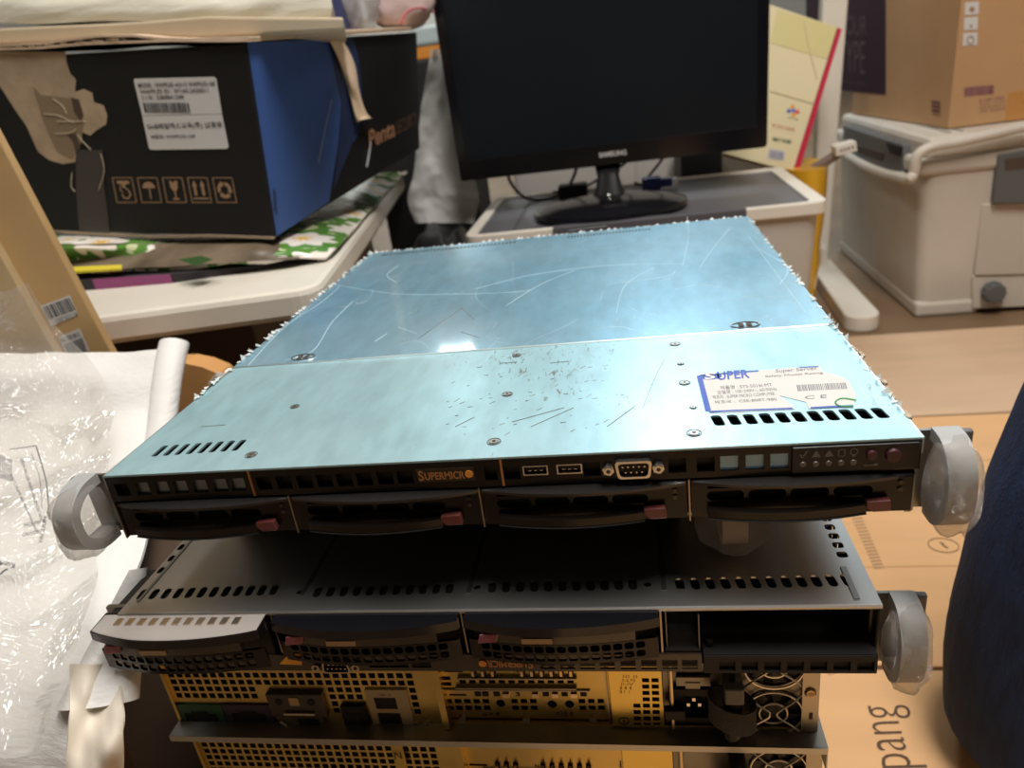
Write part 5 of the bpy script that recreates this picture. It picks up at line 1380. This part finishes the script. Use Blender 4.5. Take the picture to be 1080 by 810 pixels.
# pale cabinet behind
b = nb(); box(b, (-.22, 1.78, .0), (.46, 2.15, .90)); cb = obj('body', b, M('grey_cabinet', (.46, .44, .41), .55, var=.05), None, bevel=.006)
cab = empty('cabinet', (.12, 1.95, 0), 0, 'pale grey low cabinet standing behind the monitor', 'cabinet'); cb.parent = cab; cb.matrix_parent_inverse = cab.matrix_basis.inverted()
b = nb(); box(b, (-.21, 1.776, .02), (.118, 1.78, .88)); obj('door', b, M('grey_cabinet'), cab, bevel=.002); b = nb(); box(b, (.122, 1.776, .02), (.45, 1.78, .88)); obj('door', b, M('grey_cabinet'), cab, bevel=.002)
b = nb(); box(b, (.22, 1.49, 0), (.315, 1.73, .40)); o = obj('carton', b, M('black_crate'), None, bevel=.004); tag(o, 'black box in shade behind the right end of the bin', 'box')

# ---- cream gift box with red edge
PBk = Plane(py(838, 182, 1.49), py(888, 28, 1.56), py(800, 20, 1.56))
gb = empty('gift_box', tuple(py(810, 175, 1.50)), 0, 'cream carton with a red edge leaning beside the monitor', 'box')
GC = M('cream_print_card', (.74, .66, .42), .5); GCT = M('cream_print_top', (.66, .60, .28), .5)
P = [PBk.p(u, v) for u, v in ((836, 181), (883, 29), (775, -8), (742, 156))]
b = nb(); prism(b, P, PBk.n*-.05); bd = obj('body', b, GC, gb)
decal('red_edge', PBk, [(836, 182), (884, 29), (888, 31), (842, 183)], M('crimson_edge', (.52, .02, .06), .4), bd, .0006, .045)
decal('olive_top', PBk, [(820, 10), (883, 29), (872, 62), (812, 45)], GCT, bd)
b = nb(); A, B = PBk.p(812, 96, .001), PBk.p(860, 110, .001); tube(b, [A, B], .0008, 4); tube(b, spline([PBk.p(u, v, .001) for u, v in ((848, 24), (853, 50), (862, 84))], 4), .0010, 4); obj('fold_line', b, M('fold_line', (.45, .42, .25), .6), bd)
for k, (u, v, col) in enumerate(((836, 112.5, (.80, .35, .05)), (841, 118, (.75, .07, .07)), (832, 117, (.10, .15, .50)), (837, 121, (.8, .4, .1)), (837, 116.5, (.1, .2, .6)))):
    b = nb(); c = PBk.p(u, v, .001); X = (PBk.p(u+1, v, .001)-c); Y = (PBk.p(u, v+1, .001)-c)
    poly(b, [c+X*2.4*cos(2*pi*i/10)+Y*2.2*sin(2*pi*i/10) for i in range(10)]); obj('logo_petal', b, M('petal%d' % k, col, .5), bd)
ptext('CJ', (831, 125), (841, 127), 2, PBk, .001, INKB, bd, 0, 0, 'box_print')
ptext('● 건강한 선물세트', (815, 134), (838, 139), 4, PBk, .001, M('red_print', (.55, .12, .10), .5), bd, 0, 0, 'box_print')
ptext('SIMPLY THE BEST', (815, 148.5), (835, 152), 4, PBk, .001, M('green_print', (.06, .14, .07), .5), bd, .03, 0, 'box_print')
w_ = decal('barcode_label', PBk, [(811, 156), (829, 159), (827, 170), (809, 167)], PAPER, bd)
b = nb(); u = 812
while u < 826: w = rn(.5, 1.4); poly(b, [PBk.p(u, 158+(u-811)*.17, .0016), PBk.p(u+w, 158+(u-811)*.17, .0016), PBk.p(u+w-1, 166+(u-811)*.17, .0016), PBk.p(u-1, 166+(u-811)*.17, .0016)]); u += w+.7
obj('barcode', b, M('barcode_violet', (.20, .18, .30), .5), w_)
# dim flat box under it
p = py(800, 163, 1.46); b = nb(); hexa(b, [py(772, 164, 1.46), py(834, 184, 1.46), py(850, 176, 1.66), py(800, 150, 1.66), py(772, 150, 1.46), py(832, 172, 1.46), py(850, 166, 1.66), py(800, 144, 1.66)])
# yellow plastic bag between bin and pole
YB = M('yellow_plastic', (.78, .42, .02), .28, bump=.7, bscale=14, coat=.4)
b.free(); b = nb(); R = []
for k in range(13):
    t = k/12; z = .338*t; c = Vector((.508-.006*t, 1.535, z)); R.append([c+Vector(((.030+.024*t+.004*noise.noise(Vector((a, z*30, 1))))*cos(a), (.085+.02*t)*sin(a), .006*noise.noise(Vector((a*2, z*10, 5))) if 0 < k < 12 else 0)) for a in [2*pi*i/24 for i in range(24)]])
loft(b, R); o = obj('yellow_bag', b, YB, None, True, angle=70); tag(o, 'crinkled yellow plastic bag standing between bin and white pole', 'bag')
# power strip
b = nb(); A, B = py(848, 183, 1.50), py(884, 162, 1.46); band(b, [A, A.lerp(B, .5)+Vector((0, 0, -.002)), B], (0, 1, 0), .04, .014)
ps_ = obj('power_strip', b, M('grey_brown_plastic', (.22, .17, .14), .45), None, bevel=.003); tag(ps_, 'power strip with a white socket end sticking out past the white pole', 'power strip')
b = nb(); C_, D_ = py(879, 159, 1.45), py(901, 153, 1.45); band(b, [C_, D_], (0, 1, 0), .04, .022); so = obj('socket_block', b, WHITEP, ps_, bevel=.002)
b = nb()
for t in (.25, .42, .6, .8):
    q = C_.lerp(D_, t)+Vector((0, -.0205, 0)); cyl(b, q, q+Vector((0, -.0006, 0)), .0025, n=8)
obj('socket_hole', b, INKB, so)

# ---- white pole stand with foot
ws = empty('pole_stand', (.60, 1.5, 0), 0, 'white plastic upright with a long rounded foot beside the cooler', 'stand')
WP = M('white_stand_plastic', (.78, .74, .66), .4)
b = nb(); A = py(862, 280, 1.75).x; Bx = py(880, 280, 1.75).x
hexa(b, [(.580, 1.735, .02), (.622, 1.735, .02), (.622, 1.775, .02), (.580, 1.775, .02), (.585, 1.735, 1.05), (.655, 1.735, 1.05), (.655, 1.775, 1.05), (.585, 1.775, 1.05)]); obj('upright', b, WP, ws, bevel=.006)
b = nb(); n = 14; front = Vector((.588, 1.315, 0)); back = Vector((.604, 1.76, 0)); w = .037
fwd = (front-back).normalized(); sd = Vector((fwd.y, -fwd.x, 0))
pts = [back+sd*w*.85, back-sd*w*.85]+[front-sd*w*cos(pi*k/n)*1+fwd*w*sin(pi*k/n) for k in range(n+1)]
pts = [back-sd*w*.8]+[front-sd*w*cos(pi*k/n)+fwd*w*sin(pi*k/n) for k in range(n+1)]+[back+sd*w*.8]
prism(b, [(p.x, p.y, .0) for p in pts], (0, 0, .038)); obj('foot', b, WP, ws, bevel=.005)
b = nb(); box(b, (.589, 1.69, .03), (.612, 1.74, .09)); obj('foot_gusset', b, WP, ws, bevel=.008)

# ================================================================== COOLER
ck = empty('cooler_box', (.98, 1.65, 0), 0, 'large off-white cooler box with grey latches, standing on the floor', 'cooler')
CK = M('cooler_plastic', (.58, .53, .46), .45, var=.10, vscale=5, bump=.1, bscale=30); CKG = M('cooler_grey', (.10, .105, .105), .5)
x0, x1, y0, y1 = .700, 1.330, 1.335, 1.990
b = nb(); lo = rounded([(x0+.018, y0+.018), (x1-.018, y0+.018), (x1-.018, y1-.018), (x0+.018, y1-.018)], 5, .03); hi = rounded([(x0, y0), (x1, y0), (x1, y1), (x0, y1)], 5, .035)
loft(b, [[Vector((x, y, .012)) for x, y in lo], [Vector((x, y, .335)) for x, y in hi]]); obj('cooler_body', b, CK, ck, True, angle=40)
b = nb(); box(b, (x0+.015, y0+.012, 0), (.845, y1-.02, .035)); box(b, (1.05, y0+.012, 0), (x1-.02, y1-.02, .035)); box(b, (.84, y0+.03, 0), (1.06, y1-.02, .03)); obj('foot_rail', b, CK, ck, bevel=.008)
b = nb(); box(b, (x0+.005, y0+.002, .345), (x1-.005, y1-.002, .392)); 
obj('cooler_lid', b, CK, ck, bevel=.012)
b = nb(); box(b, (x0-.010, y0-.006, .318), (x1+.010, y1+.006, .352)); obj('lid_flange', b, CK, ck, bevel=.010)
b = nb(); box(b, (x0+.06, y0+.05, .391), (x0+.066, y1-.06, .394)); box(b, (x0+.085, y0+.05, .391), (x0+.089, y1-.06, .394)); obj('lid_groove', b, M('groove_shade', (.30, .27, .23), .6), ck)
# left side: grey latch set in a recess with a swooping rim
b = nb(); pp = [px_(u, v, x0-.012) for u, v in ((889, 132), (952, 153), (952, 184), (935, 181), (912, 172), (889, 158))]; prism(b, pp, (.022, 0, 0)); gl = obj('side_latch', b, CKG, ck, bevel=.003)
b = nb(); pp = [px_(u, v, x0-.0125) for u, v in ((904, 154), (932, 162), (930, 170), (906, 162))]; prism(b, pp, (-.001, 0, 0)); obj('latch_recess', b, INKB, gl)
b = nb(); pp = [px_(u, v, x0-.016) for u, v in ((934, 150), (950, 155), (949, 165), (938, 161))]; prism(b, pp, (.005, 0, 0)); obj('latch_tab', b, BLKM, gl, bevel=.001)
b = nb(); pp = [px_(u, v, x0-.020) for u, v in ((880, 151), (892, 163), (912, 175), (935, 184), (952, 187))]; tube(b, spline(pp, 6), .011, 10); obj('side_rim', b, CK, ck, True)
# carry handle bail
b = nb(); pp = [px_(945, 186, x0-.022), py(958, 189, y0-.015), py(964, 182, y0-.022), py(966, 168, y0-.024), py(972, 160, y0-.024), py(986, 154, y0-.024), py(1010, 150, y0-.024), py(1045, 142, y0-.024), py(1085, 133, y0-.024), py(1150, 122, y0-.024)]
tube(b, spline(pp, 6), .0105, 10); obj('carry_handle', b, CK, ck, True)
def fpoly(name, pts, y, th, mat, parent, bev=0):
    b = nb(); prism(b, [py(u, v, y) for u, v in pts], (0, th, 0)); return obj(name, b, mat, parent, bevel=bev)
yf = y0+.004
fpoly('front_step', [(982, 172), (1054, 160), (1160, 145), (1160, 152), (1054, 168), (982, 180)], yf-.009, .012, CK, ck, .003)
lt = fpoly('front_latch', [(1053, 164), (1130, 150), (1130, 215), (1048, 215)], yf-.016, .022, CKG, ck, .003)
fpoly('latch_recess', [(1060, 168), (1120, 160), (1120, 174), (1060, 180)], yf-.0165, .0006, INKB, lt)
rc = fpoly('front_panel', [(1036, 215), (1130, 212), (1130, 289), (1028, 291)], yf-.002, .01, M('cooler_panel', (.50, .455, .39), .5), ck, .003)
fpoly('lower_step', [(1026, 291), (1130, 288), (1130, 322), (1026, 326)], yf+.002, .012, CK, ck, .003)
c = py(1046, 307, yf); b = nb(); cyl(b, (c.x, yf+.01, c.z), (c.x, yf-.022, c.z), .0225, .020, 24); kn = obj('drain_knob', b, CKG, ck, True, bevel=.002)
b = nb()
for k in range(12):
    a = 2*pi*k/12; cyl(b, (c.x+.0215*cos(a), yf-.004, c.z+.0215*sin(a)), (c.x+.020*cos(a), yf-.021, c.z+.020*sin(a)), .0022, n=6)
obj('knob_grip', b, CKG, kn)

# ---- brown carton on the cooler
bc = empty('printed_carton', (.98, 1.72, .392), 0, 'brown carton with purple prints standing on the cooler', 'box')
KB = M('brown_carton', (.46, .27, .13), .75, bump=.2, bscale=30, var=.07, vscale=4)
c0 = pz(1000, 136, .394); PR = None
dr = (pz(1080, 126, .394)-c0).normalized(); dl = Vector((-dr.y, dr.x, 0)); dl = (pz(893, 119, .394)-c0).normalized()
P = [c0, c0+dr*.50, c0+dr*.50+dl*.52, c0+dl*.52]
b = nb(); hexa(b, P+[p+Vector((0, 0, .40)) for p in P]); kb = obj('body', b, KB, bc, bevel=.002)
PL = Plane(c0, c0+up, c0+dl*.3); PR = Plane(c0, c0+up, c0+dr*.3)
pu = decal('purple_panel', PL, [(850, -60), (934, -60), (934, 100), (850, 92)], M('purple_print', (.028, .005, .022), .6, spec=.2), kb)
WPR = M('panel_lettering', (.10, .07, .08), .6)
ptext('NOUR', (886, 36), (914, 38), 20, PL, .0015, WPR, pu, -.01, 0, 'panel_text'); ptext('TYPE', (886, 75), (912, 78), 32, PL, .0015, WPR, pu, -.01, 0, 'panel_text'); ptext('SINCE 2008', (888, 87), (912, 90), 3, PL, .0015, WPR, pu, -.01, 0, 'panel_text')
b = nb()
for k in range(3):
    poly(b, [PL.p(u, v, .001) for u, v in ((982, 106+k*4.5), (991, 107+k*4.5), (992, 110+k*4.5), (983, 109+k*4.5))])
poly(b, [PL.p(u, v, .001) for u, v in ((984, 120), (992, 122), (992, 123), (984, 121))]); obj('side_print', b, M('side_print', (.15, .05, .06), .7), kb)
for k, (a, c) in enumerate((((1018, -14), (1033, -1)), ((1018, 1.5), (1032.5, 16)), ((1017, 17.5), (1031.5, 32)), ((1016, 34), (1031, 48.5)))):
    s = decal('icon_sticker', PR, [(a[0], a[1]+1), (c[0], a[1]), (c[0]-.4, c[1]-1), (a[0]-.5, c[1])], PAPER, kb)
    b = nb(); uu, vv = (a[0]+c[0])/2, (a[1]+c[1])/2+1
    if k < 2: poly(b, [PR.p(uu+3*cos(i*pi/4), vv+3*sin(i*pi/4), .0015) for i in range(8)])
    elif k == 2: poly(b, [PR.p(uu-1.5, vv+3, .0015), PR.p(uu+1.5, vv+3, .0015), PR.p(uu, vv-1, .0015)])
    else: tube(b, [PR.p(uu+3.5*cos(i*pi/6), vv+4*sin(i*pi/6), .0015) for i in range(12)], .0009, 4, True)
    obj('icon_print', b, TANI, s)
PUR = M('purple_ink', (.20, .06, .10), .7)
b = nb(); u = 1017
while u < 1049: w = rn(.6, 2.2); poly(b, [PR.p(u, 92.3-(u-1017)*.09, .001), PR.p(u+w, 92.2-(u-1017)*.09, .001), PR.p(u+w, 101.5-(u-1017)*.09, .001), PR.p(u, 101.6-(u-1017)*.09, .001)]); u += w+rn(.4, 1)
obj('barcode', b, PUR, kb)
j = nb()
for k in range(4):
    a, c, d = PR.p(1033, 107.5+k*4, .001), PR.p(1060, 103.5+k*4, .001), PR.p(1033, 105+k*4, .001); lettering('x', ('본 상품은 재활용', 'Carton 1/2 (kg)', '제조일 2023.11', '주의: 취급주의')[k], None, a, c, d, join=j)
obj('box_print', j, PUR, kb)
decal('brown_tape', PR, [(1063, 98), (1130, 88), (1130, 120), (1060, 128)], M('amber_tape', (.50, .24, .07), .25, coat=.3), kb, .0006)

# ================================================================== FLOOR CARTONS
def floor_sheet(pts, z0, th, mat, label):
    b = nb(); prism(b, [(x, y, z0) for x, y in pts], (0, 0, th)); o = obj('cardboard_sheet', b, mat, None, bevel=.001); tag(o, label, 'cardboard'); return o
TANF = M('tan_floor_card', (.60, .42, .28), .8, bump=.2, bscale=10, var=.08, vscale=3, stretch=(1, 5, 1))
s1 = floor_sheet([(.46, .870), (1.9, .850), (1.9, 1.235), (.46, 1.255)], .0, .004, TANF, 'pale tan cardboard strip on the floor in front of the cooler')
s2 = floor_sheet([(.205, .310), (.36, .302), (1.5, .30), (1.5, .846), (.205, .868)], .0, .0045, CARD2, 'orange brown flattened carton on the floor right of the servers, marked with a circle')
s3 = floor_sheet([(.20, -.85), (1.1, -.85), (1.1, .285), (.20, .298)], .0, .0055, CARD2, 'flattened carton on the floor with large dark lettering')
s4 = floor_sheet([(-.02, -.75), (.195, -.75), (.195, -.03), (-.02, -.05)], .0, .005, CARD2, 'flattened carton on the floor in front of the server stack')
j = nb(); c = pz(995, 575, .0050)
R_ = [(c.x+.0175*cos(2*pi*k/30), c.y+.0150*sin(2*pi*k/30), .0050) for k in range(30)]; tube(j, R_, .0006, 4, True)
tube(j, [(c.x-.002, c.y+.006, .005), (c.x+.001, c.y+.002, .005), (c.x-.001, c.y, .005), (c.x+.003, c.y-.006, .005)], .0012, 4)
A, B = pz(1023, 576, .005), pz(1028, 583, .005); tube(j, [A, B], .0014, 4); A, B = pz(1038, 530, .005), pz(1046, 536, .005); tube(j, [A, B], .0014, 4); A, B = pz(1015, 563, .005), pz(1018, 566, .005); tube(j, [A, B], .001, 4)
obj('carton_print', j, M('faint_ink', (.18, .11, .06), .8), s2)
j = nb()
for k in range(16):
    t = k/15; u, v = 899+t*23, 548+t*52; A, B = pz(u, v, .0048), pz(u+11, v-1, .0048); d = Vector((0, .0035, 0)); poly(j, [A, B, B+d, A+d])
obj('faded_barcode', j, M('faded_ink', (.40, .235, .13), .8), s2)
b = nb(); A, B = pz(940, 597, .0047), pz(1040, 600, .0047); tube(b, [(.22, A.y, .0047), (1.5, B.y, .0047)], .0009, 4); obj('pressed_crease', b, M('crease_light', (.66, .42, .22), .8), s2)
A = pz(930, 490, .0047); b = nb(); tube(b, [(.22, A.y, .0047), (1.5, A.y, .0047)], .0009, 4); obj('pressed_crease', b, M('crease_light'), s2)
gd, gt, pd, pt_ = Vector((.334, .250, .0062)), Vector((.306, .252, .0062)), Vector((.325, .176, .0062)), Vector((.293, .175, .0062))
gd, gt = pz(958, 743, .0062), pz(927, 742, .0062); pd, pt_ = pz(979, 812, .0062), pz(940, 812, .0062)
lettering('carton_lettering', 'coupang', M('coupang_ink', (.10, .055, .03), .75), pd+(pd-gd)*.78, gd, pt_+(pt_-gt)*.78+Vector((-.004, 0, 0)), s3, -.012)
b = nb(); A, B = pz(872, 699, .0060), pz(1012, 713, .0060)
prism(b, [pz(868, 700, .0056), pz(884, 702, .0056), pz(886, 709, .0056), pz(874, 712, .0056)], (0, 0, .001)); obj('torn_edge', b, M('torn_edge', (.66, .45, .28), .8), s3)

# ================================================================== PERSON (jeans at the right edge)
JEAN = M('dark_denim', (.007, .023, .078), .9, bump=.9, bscale=700, var=.35, vscale=120, stretch=(1, 1, .25))
def leg_rings(keys, n=28):
    cs = spline([Vector(k[0]) for k in keys], 6); rs = spline([Vector((k[1], k[2], 0)) for k in keys], 6); out = []
    for i, (c, r) in enumerate(zip(cs, rs)):
        ring = []
        for k in range(n):
            a = 2*pi*k/n; p = Vector((c.x+r.x*cos(a), c.y+r.y*sin(a), c.z))
            f = 1+.05*noise.noise(Vector((cos(a)*1.5, sin(a)*1.5, c.z*9)))+.02*noise.noise(Vector((a*3, c.z*30, 2)))
            ring.append(Vector((c.x+(p.x-c.x)*f, c.y+(p.y-c.y)*f, p.z)))
        out.append(ring)
    return out
per = empty('person', (.44, .14, 0), 0, 'person in dark blue jeans standing at the right edge, only one leg in view', 'person')
b = nb()
loft(b, leg_rings([((.432, .195, .035), .082, .095), ((.428, .20, .11), .086, .095), ((.436, .20, .22), .086, .095), ((.458, .20, .32), .088, .098), ((.486, .20, .42), .092, .100), ((.52, .19, .52), .096, .105), ((.545, .18, .66), .105, .115), ((.565, .17, .80), .11, .12)]))
loft(b, leg_rings([((.70, .13, .035), .075, .095), ((.70, .14, .12), .08, .095), ((.70, .15, .30), .085, .098), ((.70, .16, .48), .092, .105), ((.69, .17, .66), .102, .115), ((.675, .17, .80), .11, .12)]))
loft(b, leg_rings([((.615, .17, .74), .165, .13), ((.615, .165, .84), .175, .135), ((.615, .165, .93), .165, .125), ((.615, .165, 1.0), .15, .115)]))
jn = obj('jeans', b, JEAN, per, True, angle=70)
def shoe(cx, cy, rot, name):
    b = nb(); R = []
    for t, w, h in ((0, .030, .055), (.12, .038, .07), (.35, .040, .075), (.6, .044, .052), (.85, .042, .040), (1, .020, .025)):
        y = .08-.27*t; R.append([Vector((w*cos(a), y, .006+max(-.002, h*.5+h*.5*sin(a)))) for a in [2*pi*k/16 for k in range(16)]])
    loft(b, R); bmesh.ops.transform(b, matrix=Matrix.Translation((cx, cy, 0)) @ Matrix.Rotation(rot, 4, 'Z'), verts=b.verts)
    return obj(name, b, M('shoe_black', (.02, .02, .02), .5), per, True)
shoe(.45, .17, radians(40), 'shoe'); shoe(.71, .10, radians(20), 'shoe')

# ================================================================== LIGHT
ceiling_lamp((.52, -.05), .5, 1.1, 41, (1, .94, .87), 'rectangular ceiling lamp above the floor right of the servers')
ceiling_lamp((-.75, .25), .35, 1.2, 10, (1, .98, .94), 'rectangular ceiling lamp above the white foam and table')
ceiling_lamp((-1.64, 6.05), .30, 1.75, 44, (.93, 1, .98), 'long ceiling lamp at the far end of the room', radians(18))
ceiling_lamp((1.7, 4.2), 1.2, 2.0, 27, (.80, .93, 1), 'cool white ceiling lamp at the far right of the room')
ceiling_lamp((.3, 3.3), .50, 1.2, 24, (.80, .93, 1), 'cool white ceiling lamp behind the monitor')
w = bpy.data.worlds.new('world'); SC.world = w; w.use_nodes = True
w.node_tree.nodes['Background'].inputs[0].default_value = (.9, .95, 1, 1); w.node_tree.nodes['Background'].inputs[1].default_value = .05
SC.view_settings.view_transform = 'Standard'; SC.view_settings.look = 'None'; SC.view_settings.gamma = 1; SC.view_settings.use_curve_mapping = False
SC.view_settings.exposure = .45
